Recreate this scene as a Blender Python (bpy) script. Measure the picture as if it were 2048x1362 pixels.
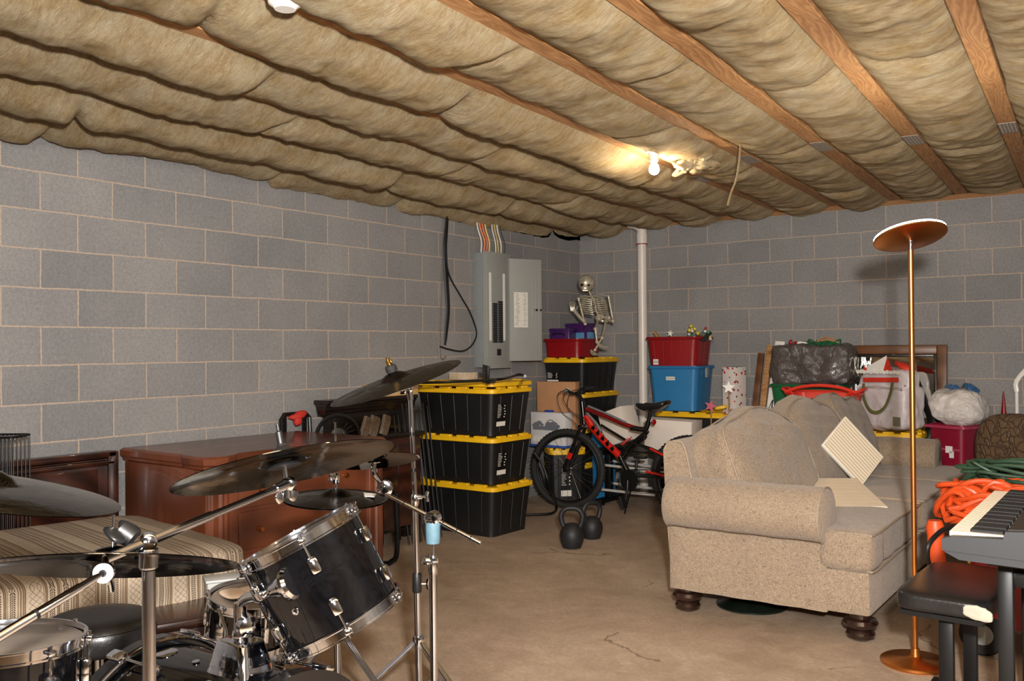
import bpy, bmesh, math, random
from mathutils import Vector, Matrix, Euler, noise
random.seed(7)
for o in list(bpy.data.objects): bpy.data.objects.remove(o)
SC = bpy.context.scene; COL = SC.collection
pi = math.pi
V = Vector

# ------------------------------------------------------------------ camera
F = 1834.9; YAW = -.6147; PIT = .0075; ROLL = -.0086
CAM = V((4.789, -7.990, 1.39))
FW = V((math.sin(YAW)*math.cos(PIT), math.cos(YAW)*math.cos(PIT), math.sin(PIT)))
_rt = V((math.cos(YAW), -math.sin(YAW), 0)); _up = _rt.cross(FW)
RT = _rt*math.cos(ROLL)+_up*math.sin(ROLL); UP = -_rt*math.sin(ROLL)+_up*math.cos(ROLL)
cd = bpy.data.cameras.new('camera'); cam = bpy.data.objects.new('camera', cd); COL.objects.link(cam)
cd.sensor_fit = 'HORIZONTAL'; cd.sensor_width = 36; cd.lens = F*36/2048; cd.clip_start = .05
m = Matrix((RT, UP, -FW)).transposed().to_4x4(); m.translation = CAM; cam.matrix_world = m
SC.camera = cam

# ------------------------------------------------------------------ light and exposure
SC.view_settings.view_transform = 'Standard'; SC.view_settings.look = 'None'
SC.view_settings.gamma = 1; SC.view_settings.use_curve_mapping = False
SC.view_settings.exposure = 0.0
w = bpy.data.worlds.new('world'); SC.world = w; w.use_nodes = True
w.node_tree.nodes['Background'].inputs[0].default_value = (.8, .75, .7, 1)
w.node_tree.nodes['Background'].inputs[1].default_value = .15

def lamp(name, kind, loc, power, color, target=None, size=.3, size_y=None):
    l = bpy.data.lights.new(name, kind); l.energy = power; l.color = color
    o = bpy.data.objects.new(name, l); COL.objects.link(o); o.location = loc
    if kind == 'AREA':
        l.size = size
        if size_y: l.shape = 'RECTANGLE'; l.size_y = size_y
    else: l.shadow_soft_size = size
    if target is not None:
        o.rotation_euler = (V(target)-V(loc)).to_track_quat('-Z', 'Y').to_euler()
    return o
FLASH = CAM + RT*.16 + UP*.30 - FW*.05
lamp('camera_flash', 'AREA', FLASH, 330, (1, .97, .93), CAM+FW*6+UP*.35, .12)
lamp('bounce_fill_light', 'AREA', (4.6, -8.6, 2.35), 100, (1, .95, .88), (2.6, -3.3, 1.5), .7)  # added soft fill lamp standing in for bounced light
lamp('ceiling_bulb_light', 'POINT', (2.30, -2.95, 2.42), 16, (1, .80, .55), size=.04)
lamp('added_warm_fill_light', 'POINT', (5.4, -6.4, 2.35), 40, (1, .84, .62), size=.05)  # made-up warm lamp out of view, added as fill

# ------------------------------------------------------------------ pixel -> place helpers
def ray(px, py): return FW + RT*((px-1024)/F) - UP*((py-681)/F)
def pd(px, py, D): return CAM + ray(px, py)*D
def pz(px, py, z=0.0): d = ray(px, py); return CAM + d*((z-CAM.z)/d.z)
def pX(px, py, x=0.0): d = ray(px, py); return CAM + d*((x-CAM.x)/d.x)
def pY(px, py, y=0.0): d = ray(px, py); return CAM + d*((y-CAM.y)/d.y)

# ------------------------------------------------------------------ mesh builder
def frame(axis, up=None):
    z = V(axis).normalized()
    a = V(up) if up is not None else (V((0, 0, 1)) if abs(z.z) < .95 else V((1, 0, 0)))
    x = a.cross(z).normalized(); y = z.cross(x)
    return Matrix((x, y, z)).transposed()
def T(loc, rot=None):
    if rot is None: r = Matrix.Identity(4)
    elif isinstance(rot, Matrix): r = rot.to_4x4()
    else: r = Euler(rot).to_matrix().to_4x4()
    return Matrix.Translation(V(loc)) @ r
def catmull(P, n, closed=False):
    P = [V(p) for p in P]; out = []; N = len(P)
    for i in range(N if closed else N-1):
        p1, p2 = P[i], P[(i+1) % N]
        p0 = P[i-1] if (closed or i > 0) else p1*2-p2
        p3 = P[(i+2) % N] if (closed or i < N-2) else p2*2-p1
        for k in range(n):
            t = k/n
            out.append(.5*((2*p1)+(-p0+p2)*t+(2*p0-5*p1+4*p2-p3)*t*t+(-p0+3*p1-3*p2+p3)*t**3))
    if not closed: out.append(P[-1])
    return out
def circ(c, ax, r, n=32, a0=0, a1=2*pi):
    m = frame(ax); full = abs(a1-a0-2*pi) < 1e-6
    k = n if full else n+1
    return [V(c)+m@V((r*math.cos(a0+(a1-a0)*i/n), r*math.sin(a0+(a1-a0)*i/n), 0)) for i in range(k)]
def rrect(w, d, r, z=0, n=4):
    pts = []
    for cx, cy, a in ((1, 1, 0), (-1, 1, pi/2), (-1, -1, pi), (1, -1, 3*pi/2)):
        for i in range(n+1):
            t = a+pi/2*i/n
            pts.append(V((cx*(w/2-r)+r*math.cos(t), cy*(d/2-r)+r*math.sin(t), z)))
    return pts
class MB:
    def __init__(s): s.v = []; s.f = []; s.M = Matrix.Identity(4)
    def at(s, loc, rot=None): s.M = T(loc, rot); return s
    def raw(s, vs, fs):
        b = len(s.v); s.v += [s.M @ V(p) for p in vs]; s.f += [tuple(b+i for i in q) for q in fs]; return s
    def box(s, c, size, rot=None, bev=0, seg=2):
        m = T(c, rot)
        if bev <= 0:
            x, y, z = size[0]/2, size[1]/2, size[2]/2
            vs = [m@V((a*x, b*y, e*z)) for e in (-1, 1) for b in (-1, 1) for a in (-1, 1)]
            return s.raw(vs, [(0, 2, 3, 1), (4, 5, 7, 6), (0, 1, 5, 4), (2, 6, 7, 3), (0, 4, 6, 2), (1, 3, 7, 5)])
        bm = bmesh.new(); bmesh.ops.create_cube(bm, size=1)
        bmesh.ops.scale(bm, vec=V(size), verts=bm.verts)
        bmesh.ops.bevel(bm, geom=bm.edges[:], offset=min(bev, min(size)*.49), segments=seg, profile=.5, affect='EDGES')
        bm.verts.ensure_lookup_table(); bm.verts.index_update()
        s.raw([m@v.co for v in bm.verts], [[v.index for v in f.verts] for f in bm.faces]); bm.free(); return s
    def loft(s, rings, c0=True, c1=True):
        n = len(rings[0]); vs = [p for r in rings for p in r]; fs = []
        for j in range(len(rings)-1):
            for i in range(n):
                k = (i+1) % n; fs.append((j*n+i, j*n+k, (j+1)*n+k, (j+1)*n+i))
        if c0: fs.append(tuple(range(n))[::-1])
        if c1: fs.append(tuple((len(rings)-1)*n+i for i in range(n)))
        return s.raw(vs, fs)
    def lathe(s, prof, c=(0, 0, 0), ax=(0, 0, 1), seg=32, cap0=True, cap1=True):
        m = frame(ax); c = V(c)
        rings = [[c+m@V((max(r, 1e-4)*math.cos(2*pi*i/seg), max(r, 1e-4)*math.sin(2*pi*i/seg), z)) for i in range(seg)] for r, z in prof]
        return s.loft(rings, cap0, cap1)
    def cyl(s, p0, p1, r, r2=None, seg=14):
        p0, p1 = V(p0), V(p1); L = (p1-p0).length
        return s.lathe([(r, 0), (r if r2 is None else r2, L)], p0, p1-p0, seg)
    def tube(s, P, r, seg=8, sm=0, closed=False, flat=None):
        P = catmull(P, sm, closed) if sm else [V(p) for p in P]
        N = len(P); rings = []; prev = None
        for i, p in enumerate(P):
            if closed: t = P[(i+1) % N]-P[i-1]
            else: t = P[min(i+1, N-1)]-P[max(i-1, 0)]
            t.normalize()
            if prev is None: x = frame(t).col[0].copy()
            else: x = (prev - t*prev.dot(t)).normalized()
            prev = x; y = t.cross(x); rr = r(i/(N-1)) if callable(r) else r
            fx, fy = flat or (1, 1)
            rings.append([p+x*(rr*fx*math.cos(2*pi*k/seg))+y*(rr*fy*math.sin(2*pi*k/seg)) for k in range(seg)])
        if closed: rings.append(rings[0]); return s.loft(rings, False, False)
        return s.loft(rings)
    def ball(s, c, r, seg=16, rings=10, sc=(1, 1, 1), rot=None):
        m = T(c, rot); rg = []
        for j in range(rings+1):
            a = -pi/2+pi*j/rings
            rg.append([m@V((r*sc[0]*max(math.cos(a), 1e-3)*math.cos(2*pi*i/seg), r*sc[1]*max(math.cos(a), 1e-3)*math.sin(2*pi*i/seg), r*sc[2]*math.sin(a))) for i in range(seg)])
        return s.loft(rg)
    def prism(s, poly, h, loc=(0, 0, 0), rot=None):
        m = T(loc, rot)
        return s.loft([[m@V((x, y, 0)) for x, y in poly], [m@V((x, y, h)) for x, y in poly]])
    def grid(s, nu, nv, fn):
        vs = [fn(i/nu, j/nv) for j in range(nv+1) for i in range(nu+1)]
        fs = [(j*(nu+1)+i, j*(nu+1)+i+1, (j+1)*(nu+1)+i+1, (j+1)*(nu+1)+i) for j in range(nv) for i in range(nu)]
        return s.raw(vs, fs)
    def soft(s, c, size, rot=None, k=6, crown=.25, n=12, amp=0, freq=4, seed=0, deform=None):
        m = T(c, rot); bm = bmesh.new(); bmesh.ops.create_cube(bm, size=2)
        bmesh.ops.subdivide_edges(bm, edges=bm.edges[:], cuts=n, use_grid_fill=True)
        bm.verts.ensure_lookup_table(); bm.verts.index_update(); vs = []
        for v in bm.verts:
            x, y, z = v.co
            q = (abs(x)**k+abs(y)**k+abs(z)**k)**(1/k)
            x, y, z = x/q, y/q, z/q
            z *= (1-crown)+crown*(1-abs(x)**2.5)*(1-abs(y)**2.5)
            p = V((x*size[0]/2, y*size[1]/2, z*size[2]/2))
            if deform: p = deform(p)
            if amp:
                d = noise.fractal(p*freq+V((seed*7.3, seed*3.1, seed)), .8, 2, 3)
                p = p + p.normalized()*d*amp
            vs.append(m@p)
        s.raw(vs, [[v.index for v in f.verts] for f in bm.faces]); bm.free(); return s

ROOT = {}
def obj(name, mb, mt, parent=None, smooth=35):
    me = bpy.data.meshes.new(name)
    off = V((0, 0, 0)); r = parent
    while r is not None and r.name not in ROOT: r = r.parent
    if r is not None: off = ROOT[r.name]
    me.from_pydata([tuple(v-off) for v in mb.v], [], mb.f); me.update()
    bm = bmesh.new(); bm.from_mesh(me); bmesh.ops.recalc_face_normals(bm, faces=bm.faces[:])
    for f in bm.faces: f.smooth = True
    bm.to_mesh(me); bm.free()
    try: me.set_sharp_from_angle(angle=math.radians(smooth))
    except Exception: pass
    for q in (mt if isinstance(mt, (list, tuple)) else [mt]): me.materials.append(q)
    o = bpy.data.objects.new(name, me); COL.objects.link(o)
    if parent is not None: o.parent = parent
    return o
def tag(o, label, cat, group=None, kind=None):
    if label: o['label'] = label
    if cat: o['category'] = cat
    if group: o['group'] = group
    if kind: o['kind'] = kind
    return o
def thing(name, label, cat, loc=(0, 0, 0), rotz=0, group=None, world=False):
    o = bpy.data.objects.new(name, None); COL.objects.link(o); o.location = loc; o.rotation_euler = (0, 0, rotz)
    o.empty_display_size = .05; tag(o, label, cat, group)
    ROOT[o.name] = V(loc) if world else V((0, 0, 0))
    return o
def struct(name, mb, mt, smooth=35):
    o = obj(name, mb, mt, None, smooth); o['kind'] = 'structure'; return o
def dup(root, loc, rotz, label=None, group=None):
    r = root.copy(); COL.objects.link(r); r.location = loc; r.rotation_euler = (0, 0, rotz)
    if label: r['label'] = label
    if group: r['group'] = group
    for ch in list(root.children):
        c = ch.copy(); COL.objects.link(c); c.parent = r
        for g in list(ch.children):
            d = g.copy(); COL.objects.link(d); d.parent = c
    return r

# ------------------------------------------------------------------ materials
def C(r, g, b, a=1):
    f = lambda c: (c/255/12.92) if c/255 <= .04045 else ((c/255+.055)/1.055)**2.4
    return (f(r), f(g), f(b), a)
class NT:
    def __init__(s, name):
        s.m = bpy.data.materials.new(name); s.m.use_nodes = True
        s.t = s.m.node_tree; s.b = s.t.nodes['Principled BSDF']
    def n(s, typ, **kw):
        x = s.t.nodes.new(typ)
        for k, v in kw.items():
            if k[0] == 'i' and k[1:].isdigit(): x.inputs[int(k[1:])].default_value = v
            elif k in ('Scale', 'Detail', 'Roughness', 'Distortion', 'Strength', 'Distance', 'Vector', 'Fac', 'W', 'Randomness'): x.inputs[k].default_value = v
            else: setattr(x, k, v)
        return x
    def l(s, a, b): s.t.links.new(a, b)
    def co(s, scale=(1, 1, 1), rot=(0, 0, 0), loc=(0, 0, 0)):
        c = s.n('ShaderNodeTexCoord'); mp = s.n('ShaderNodeMapping')
        mp.inputs['Scale'].default_value = scale; mp.inputs['Rotation'].default_value = rot; mp.inputs['Location'].default_value = loc
        s.l(c.outputs['Object'], mp.inputs['Vector']); return mp.outputs[0]
    def noise(s, vec, sc, det=4, rough=.55, dist=0):
        x = s.n('ShaderNodeTexNoise', Scale=sc, Detail=det, Roughness=rough, Distortion=dist); s.l(vec, x.inputs['Vector']); return x.outputs['Fac']
    def ramp(s, fac, stops, interp='LINEAR'):
        r = s.n('ShaderNodeValToRGB'); r.color_ramp.interpolation = interp
        e = r.color_ramp.elements
        while len(e) < len(stops): e.new(.5)
        for q, (p, c) in zip(e, stops): q.position = p; q.color = c
        s.l(fac, r.inputs[0]); return r.outputs[0]
    def mix(s, f, a, b, mode='MIX'):
        x = s.n('ShaderNodeMix', data_type='RGBA', blend_type=mode)
        for sock, val in ((x.inputs[0], f), (x.inputs[6], a), (x.inputs[7], b)):
            if isinstance(val, (int, float, tuple)): sock.default_value = val
            else: s.l(val, sock)
        return x.outputs[2]
    def math(s, op, a, b=None):
        x = s.n('ShaderNodeMath', operation=op)
        for i, v in enumerate((a, b)):
            if v is None: continue
            if isinstance(v, (int, float)): x.inputs[i].default_value = v
            else: s.l(v, x.inputs[i])
        return x.outputs[0]
    def bump(s, h, strength=.3, dist=.01):
        x = s.n('ShaderNodeBump', Strength=strength, Distance=dist); s.l(h, x.inputs['Height']); s.l(x.outputs[0], s.b.inputs['Normal']); return x
    def col(s, c):
        if isinstance(c, tuple): s.b.inputs['Base Color'].default_value = c
        else: s.l(c, s.b.inputs['Base Color'])
    def set(s, **kw):
        for k, v in kw.items():
            k = {'rough': 'Roughness', 'metal': 'Metallic', 'coat': 'Coat Weight', 'spec': 'Specular IOR Level', 'sheen': 'Sheen Weight', 'trans': 'Transmission Weight', 'emis': 'Emission Strength'}.get(k, k)
            s.b.inputs[k].default_value = v
        return s
def plain(name, c, rough=.5, metal=0, var=.12, sc=12, bump=0, bsc=60, coat=0, spec=.5):
    t = NT(name); v = t.co()
    n = t.noise(v, sc, 4)
    d = tuple(x*(1-var) for x in c[:3])+(1,); u = tuple(min(1, x*(1+var)) for x in c[:3])+(1,)
    t.col(t.ramp(n, [(.3, d), (.7, u)])); t.set(rough=rough, metal=metal, coat=coat, spec=spec)
    if bump: t.bump(t.noise(v, bsc, 4), bump, .004)
    return t.m
def m_blocks(name, axis, mod, z0=2.333):
    t = NT(name); tc = t.n('ShaderNodeTexCoord'); sp = t.n('ShaderNodeSeparateXYZ'); t.l(tc.outputs['Object'], sp.inputs[0])
    U = t.math('ADD', sp.outputs[axis], 100*mod if axis == 0 else 100*mod+.2032)
    W = t.math('ADD', sp.outputs[2], -z0+20*.2032)
    cb = t.n('ShaderNodeCombineXYZ'); 
    wob = t.noise(tc.outputs['Object'], 3, 3)
    wob2 = t.noise(tc.outputs['Object'], 40, 3)
    wz = t.math('ADD', t.math('MULTIPLY', t.math('SUBTRACT', wob, .5), .012), t.math('MULTIPLY', t.math('SUBTRACT', wob2, .5), .006))
    t.l(t.math('ADD', U, wz), cb.inputs[0]); t.l(t.math('ADD', W, wz), cb.inputs[1])
    br = t.n('ShaderNodeTexBrick', offset=.5, offset_frequency=2, squash=1)
    t.l(cb.outputs[0], br.inputs['Vector'])
    I = br.inputs; I['Color1'].default_value = (0, 0, 0, 1); I['Color2'].default_value = (1, 1, 1, 1)
    I['Scale'].default_value = 1; I['Mortar Size'].default_value = .0053; I['Mortar Smooth'].default_value = .25
    I['Bias'].default_value = 0; I['Brick Width'].default_value = mod; I['Row Height'].default_value = .2032
    v = tc.outputs['Object']
    per = t.ramp(br.outputs['Color'], [(0, C(120, 119, 119)), (.5, C(130, 128, 127)), (1, C(140, 137, 135))])
    big = t.noise(v, 1.6, 5, .6); sp1 = t.noise(v, 190, 3, .7); sp2 = t.noise(v, 55, 4, .65)
    c = t.mix(.42, per, t.ramp(big, [(.3, C(112, 111, 112)), (.7, C(148, 144, 140))]), 'MIX')
    c = t.mix(.5, c, t.ramp(sp1, [(.32, (.22, .22, .22, 1)), (.5, (.5, .5, .5, 1)), (.7, (.74, .74, .74, 1))]), 'OVERLAY')
    c = t.mix(.35, c, t.ramp(sp2, [(.3, (.3, .3, .3, 1)), (.7, (.7, .7, .7, 1))]), 'OVERLAY')
    mor = t.mix(.4, C(168, 152, 138), t.ramp(sp2, [(.3, C(140, 124, 110)), (.7, C(190, 174, 158))]))
    t.col(t.mix(br.outputs['Fac'], c, mor)); t.set(rough=.95, spec=.15)
    h = t.math('ADD', t.math('MULTIPLY', sp1, .25), t.math('MULTIPLY', br.outputs['Fac'], -.9))
    t.bump(h, .55, .006); return t.m
def m_floor():
    t = NT('brown_stained_concrete'); v = t.co()
    a = t.noise(v, .9, 6, .6, .4); b = t.noise(v, 7, 6, .65, .8); c = t.noise(v, 60, 4, .7)
    sc = t.noise(t.co((3, 14, 3), (0, 0, .5)), 5, 5, .7, 2.5)
    base = t.ramp(a, [(.3, C(140, 122, 104)), (.52, C(160, 140, 120)), (.72, C(178, 160, 140))])
    x = t.mix(.45, base, t.ramp(b, [(.3, (.36, .34, .32, 1)), (.7, (.64, .64, .64, 1))]), 'OVERLAY')
    x = t.mix(.45, x, t.ramp(sc, [(.52, (.47, .47, .47, 1)), (.62, (.80, .80, .78, 1)), (.68, (.47, .47, .47, 1))]), 'OVERLAY')
    x = t.mix(.3, x, t.ramp(c, [(.3, (.3, .3, .3, 1)), (.7, (.7, .7, .7, 1))]), 'OVERLAY')
    vo = t.n('ShaderNodeTexVoronoi', feature='DISTANCE_TO_EDGE', Scale=.6); wn = t.n('ShaderNodeTexNoise', Scale=3, Detail=5); t.l(v, wn.inputs['Vector']); t.l(t.mix(.35, v, wn.outputs['Color'], 'ADD'), vo.inputs['Vector'])
    crk = t.math('MULTIPLY', t.math('LESS_THAN', vo.outputs['Distance'], .0035), t.math('GREATER_THAN', a, .57))
    x = t.mix(t.math('MULTIPLY', crk, .55), x, C(92, 70, 52))
    spk = t.n('ShaderNodeTexVoronoi', feature='F1', Scale=5.5); t.l(v, spk.inputs['Vector'])
    x = t.mix(t.math('MULTIPLY', t.math('LESS_THAN', spk.outputs['Distance'], .022), .7), x, C(214, 196, 172))
    t.col(x); t.set(spec=.3); t.l(t.ramp(b, [(.3, (.5, .5, .5, 1)), (.7, (.75, .75, .75, 1))]), t.b.inputs['Roughness'])
    t.bump(t.math('ADD', b, t.math('MULTIPLY', c, .3)), .2, .006); return t.m
def m_insul():
    t = NT('yellow_fiberglass_insulation')
    v = t.co(); fib = t.noise(t.co((4.5, 26, 12), (0, 0, .3)), 3.6, 9, .78, 1.6); fine = t.noise(t.co((14, 60, 20), (0, 0, -.2)), 4, 6, .8, .6)
    blot = t.noise(v, 2.3, 5, .6, .6); b2 = t.noise(v, 9, 4, .6)
    c = t.ramp(blot, [(.28, C(178, 151, 106)), (.5, C(204, 177, 130)), (.72, C(222, 200, 158))])
    c = t.mix(.4, c, t.ramp(b2, [(.33, C(176, 138, 82)), (.66, C(226, 212, 184))]))
    c = t.mix(.6, c, t.ramp(fib, [(.32, (.24, .22, .19, 1)), (.5, (.5, .5, .5, 1)), (.66, (.74, .74, .74, 1))]), 'OVERLAY')
    c = t.mix(.35, c, t.ramp(fine, [(.3, (.3, .3, .3, 1)), (.7, (.72, .72, .72, 1))]), 'OVERLAY')
    wv = t.n('ShaderNodeTexWave', wave_type='BANDS', bands_direction='Y', Scale=7, Distortion=14, Detail=4); wv.inputs['Detail Scale'].default_value = 1.6; wv.inputs['Detail Roughness'].default_value = .65
    t.l(t.co((.45, 1, .6), (0, 0, .25)), wv.inputs['Vector'])
    c = t.mix(.4, c, t.ramp(wv.outputs['Fac'], [(0, (.34, .33, .31, 1)), (.3, (.5, .5, .5, 1)), (1, (.6, .6, .6, 1))]), 'OVERLAY')
    t.col(c); t.set(rough=1, spec=.1, sheen=.1)
    t.bump(t.math('ADD', fib, t.math('MULTIPLY', fine, .45)), 1.0, .03); return t.m
def m_joist():
    t = NT('yellow_pine_lumber'); tc = t.n('ShaderNodeTexCoord'); sp = t.n('ShaderNodeSeparateXYZ'); t.l(tc.outputs['Object'], sp.inputs[0])
    big = t.noise(t.co((.9, 5, 5)), 2.2, 3, .5, .4); fine = t.noise(t.co((3, 90, 90)), 3, 4, .6)
    ph = t.math('ADD', t.math('MULTIPLY', sp.outputs[1], 42), t.math('MULTIPLY', big, 9))
    ph = t.math('ADD', ph, t.math('MULTIPLY', sp.outputs[2], 30))
    g = t.math('PINGPONG', ph, .5)
    c = t.ramp(g, [(0, C(122, 78, 40)), (.16, C(150, 104, 60)), (.4, C(176, 130, 82)), (.5, C(188, 144, 96))])
    c = t.mix(.5, c, t.ramp(big, [(.3, C(150, 104, 60)), (.7, C(184, 138, 88))])); c = t.mix(.35, c, t.ramp(fine, [(.3, (.35, .35, .35, 1)), (.7, (.65, .65, .65, 1))]), 'OVERLAY')
    kn = t.n('ShaderNodeTexVoronoi', feature='F1', Scale=1.6); t.l(t.co((1, 2.2, 2.2)), kn.inputs['Vector'])
    c = t.mix(t.ramp(kn.outputs['Distance'], [(0, (.9, .9, .9, 1)), (.05, (.7, .7, .7, 1)), (.085, (0, 0, 0, 1))]), c, C(104, 62, 32))
    t.col(c); t.set(rough=.8); return t.m
def m_wood(name, c0, c1, c2, rough=.5, scale=(14, 1.0, 14), axis='X', coat=0, wsc=2.2, dist=4.5):
    t = NT(name); v = t.co(scale)
    wv = t.n('ShaderNodeTexWave', wave_type='RINGS', rings_direction='Y' if axis == 'Y' else axis, Scale=wsc, Distortion=dist, Detail=3)
    wv.inputs['Detail Scale'].default_value = 1.2; t.l(v, wv.inputs['Vector'])
    n = t.noise(v, 6, 5, .6); big = t.noise(t.co(), 2.5, 3)
    f = t.math('ADD', t.math('MULTIPLY', wv.outputs['Fac'], .65), t.math('MULTIPLY', n, .4))
    c = t.ramp(f, [(.25, c0), (.55, c1), (.85, c2)])
    c = t.mix(.3, c, t.ramp(big, [(.3, (.35, .35, .35, 1)), (.7, (.62, .62, .62, 1))]), 'OVERLAY')
    t.col(c); t.set(rough=rough, coat=coat); t.bump(f, .12, .003); return t.m
def m_sofa():
    t = NT('beige_chenille_upholstery'); v = t.co()
    wob = t.n('ShaderNodeTexNoise', Scale=26, Detail=2, Distortion=.5); t.l(v, wob.inputs['Vector'])
    w2 = t.mix(.045, v, wob.outputs['Color'], 'ADD')
    w = t.n('ShaderNodeTexVoronoi', feature='DISTANCE_TO_EDGE', Scale=95); t.l(w2, w.inputs['Vector'])
    worm = t.noise(w2, 120, 2, .5, 2.4); big = t.noise(v, 3, 4); fine = t.noise(v, 420, 3, .7)
    c = t.ramp(worm, [(.34, C(108, 92, 77)), (.47, C(140, 122, 103)), (.6, C(160, 142, 121))])
    c = t.mix(.35, c, t.ramp(big, [(.3, (.42, .41, .42, 1)), (.7, (.58, .57, .54, 1))]), 'OVERLAY')
    c = t.mix(.3, c, t.ramp(fine, [(.3, (.3, .3, .3, 1)), (.7, (.7, .7, .7, 1))]), 'OVERLAY')
    t.col(c); t.set(rough=.95, spec=.15, sheen=.25); t.bump(t.math('ADD', worm, t.math('MULTIPLY', fine, .3)), .5, .004); return t.m
def m_cymbal(name, c, rough):
    t = NT(name); v = t.co(); n = t.noise(v, 14, 4, .6, 1.0); ham = t.noise(v, 40, 2)
    d = tuple(x*.6 for x in c[:3])+(1,)
    t.col(t.ramp(n, [(.3, d), (.7, c)])); t.set(rough=rough, metal=1)
    t.l(t.ramp(n, [(.3, (rough*.7,)*3+(1,)), (.75, (rough*1.9,)*3+(1,))]), t.b.inputs['Roughness'])
    t.bump(ham, .12, .003); return t.m
def m_spread():
    t = NT('striped_woven_bedspread'); tc = t.n('ShaderNodeTexCoord'); sp = t.n('ShaderNodeSeparateXYZ'); t.l(tc.outputs['Object'], sp.inputs[0])
    x, y, z = sp.outputs
    P_ = .176
    s = t.math('FRACT', t.math('DIVIDE', t.math('ADD', y, 20), P_))
    cr, br, tn = C(162, 148, 130), C(86, 70, 54), C(120, 100, 80)
    st = t.ramp(s, [(0, cr), (.27, br), (.285, cr), (.30, br), (.312, tn), (.335, br), (.35, cr), (.53, br), (.545, tn), (.57, br), (.585, cr), (.60, br), (.612, cr), (.79, br), (.805, cr), (.83, tn), (.85, br), (.862, cr), (.88, br), (.892, tn), (.93, br), (.945, cr)], 'CONSTANT')
    q = t.math('ADD', x, z)
    zz = t.math('PINGPONG', q, .0235); yc = t.math('MULTIPLY', t.math('ABSOLUTE', t.math('SUBTRACT', s, .135)), P_)
    l1 = t.math('LESS_THAN', t.math('ABSOLUTE', t.math('SUBTRACT', yc, zz)), .0016)
    l2 = t.math('LESS_THAN', t.math('ABSOLUTE', t.math('SUBTRACT', t.math('SUBTRACT', .0235, yc), zz)), .0013)
    inb = t.math('LESS_THAN', s, .27)
    c = t.mix(t.math('MULTIPLY', t.math('MAXIMUM', l1, l2), inb), st, C(118, 100, 82))
    def leaf(c, cen):
        u = t.math('MULTIPLY', t.math('ABSOLUTE', t.math('SUBTRACT', s, cen)), P_)
        v_ = t.math('SUBTRACT', t.math('PINGPONG', t.math('ADD', q, t.math('MULTIPLY', u, .8)), .008), .004)
        d_ = t.math('ADD', t.math('POWER', t.math('MULTIPLY', t.math('SUBTRACT', u, .006), .8), 2), t.math('POWER', v_, 2))
        return t.mix(t.math('MAXIMUM', t.math('LESS_THAN', d_, .0000085), t.math('LESS_THAN', u, .0012)), c, C(78, 62, 50))
    c = leaf(leaf(c, .44), .70)
    n = t.noise(tc.outputs['Object'], 260, 3, .7)
    c = t.mix(.4, c, t.ramp(n, [(.3, (.3, .3, .3, 1)), (.7, (.7, .7, .7, 1))]), 'OVERLAY')
    t.col(c); t.set(rough=.95, spec=.1); t.bump(n, .35, .003); return t.m
def m_shell():
    t = NT('glossy_black_drum_wrap'); v = t.co(); n = t.noise(v, 9, 5, .7, 3.5); sc = t.noise(t.co((6, 6, 40)), 8, 4, .8, 2)
    t.col(t.ramp(n, [(.4, C(4, 4, 5)), (.55, C(10, 10, 12)), (.62, C(5, 5, 6))])); t.set(metal=0, coat=.35, spec=.5)
    t.l(t.ramp(sc, [(.55, (.05, .05, .05, 1)), (.75, (.16, .16, .16, 1))]), t.b.inputs['Roughness']); t.b.inputs['Coat Roughness'].default_value = .03
    t.bump(n, .03, .004); return t.m
def m_crackle():
    t = NT('brown_crackled_vinyl'); v = t.co(); vo = t.n('ShaderNodeTexVoronoi', feature='DISTANCE_TO_EDGE', Scale=15); 
    wv = t.n('ShaderNodeTexNoise', Scale=6); t.l(v, wv.inputs['Vector'])
    t.l(t.mix(.25, v, wv.outputs['Color'], 'ADD'), vo.inputs['Vector'])
    t.col(t.ramp(vo.outputs['Distance'], [(0, C(52, 38, 26)), (.03, C(80, 60, 42)), (.2, C(94, 72, 50))])); t.set(rough=.6)
    t.bump(t.ramp(vo.outputs['Distance'], [(0, (0, 0, 0, 1)), (.12, (1, 1, 1, 1))]), .6, .01); return t.m
def m_giftwrap():
    t = NT('printed_gift_wrap'); v = t.co((1, 1, 1)); vo = t.n('ShaderNodeTexVoronoi', feature='F1', Scale=26); t.l(v, vo.inputs['Vector'])
    ring = t.ramp(vo.outputs['Distance'], [(0, (1, 1, 1, 1)), (.28, (1, 1, 1, 1)), (.3, (0, 0, 0, 1))], 'CONSTANT')
    hue = t.ramp(t.noise(v, 14, 1), [(.35, C(182, 30, 34)), (.5, C(90, 96, 84)), (.6, C(190, 40, 44)), (.7, C(120, 130, 120))], 'CONSTANT')
    t.col(t.mix(ring, C(214, 204, 196), hue)); t.set(rough=.5); return t.m
def emis(name, c, s):
    t = NT(name); t.col(c); t.b.inputs['Emission Color'].default_value = c; t.b.inputs['Emission Strength'].default_value = s; return t.m
def m_bag(name, c, rough=.35, bump=.6, sc=9):
    t = NT(name); v = t.co(); n = t.noise(v, sc, 5, .6, 1.5); t.col(t.ramp(n, [(.3, tuple(x*.75 for x in c[:3])+(1,)), (.7, c)])); t.set(rough=rough); t.bump(n, bump, .03); return t.m
def m_filter():
    t = NT('cream_pleated_filter'); tc = t.n('ShaderNodeTexCoord'); w = t.n('ShaderNodeTexWave', wave_type='BANDS', bands_direction='Y', Scale=16, Distortion=.3); t.l(tc.outputs['Object'], w.inputs['Vector'])
    t.col(t.ramp(w.outputs['Fac'], [(0, C(196, 176, 148)), (.5, C(222, 206, 180)), (1, C(230, 216, 194))])); t.set(rough=.9); t.bump(w.outputs['Fac'], .35, .006); return t.m

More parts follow.
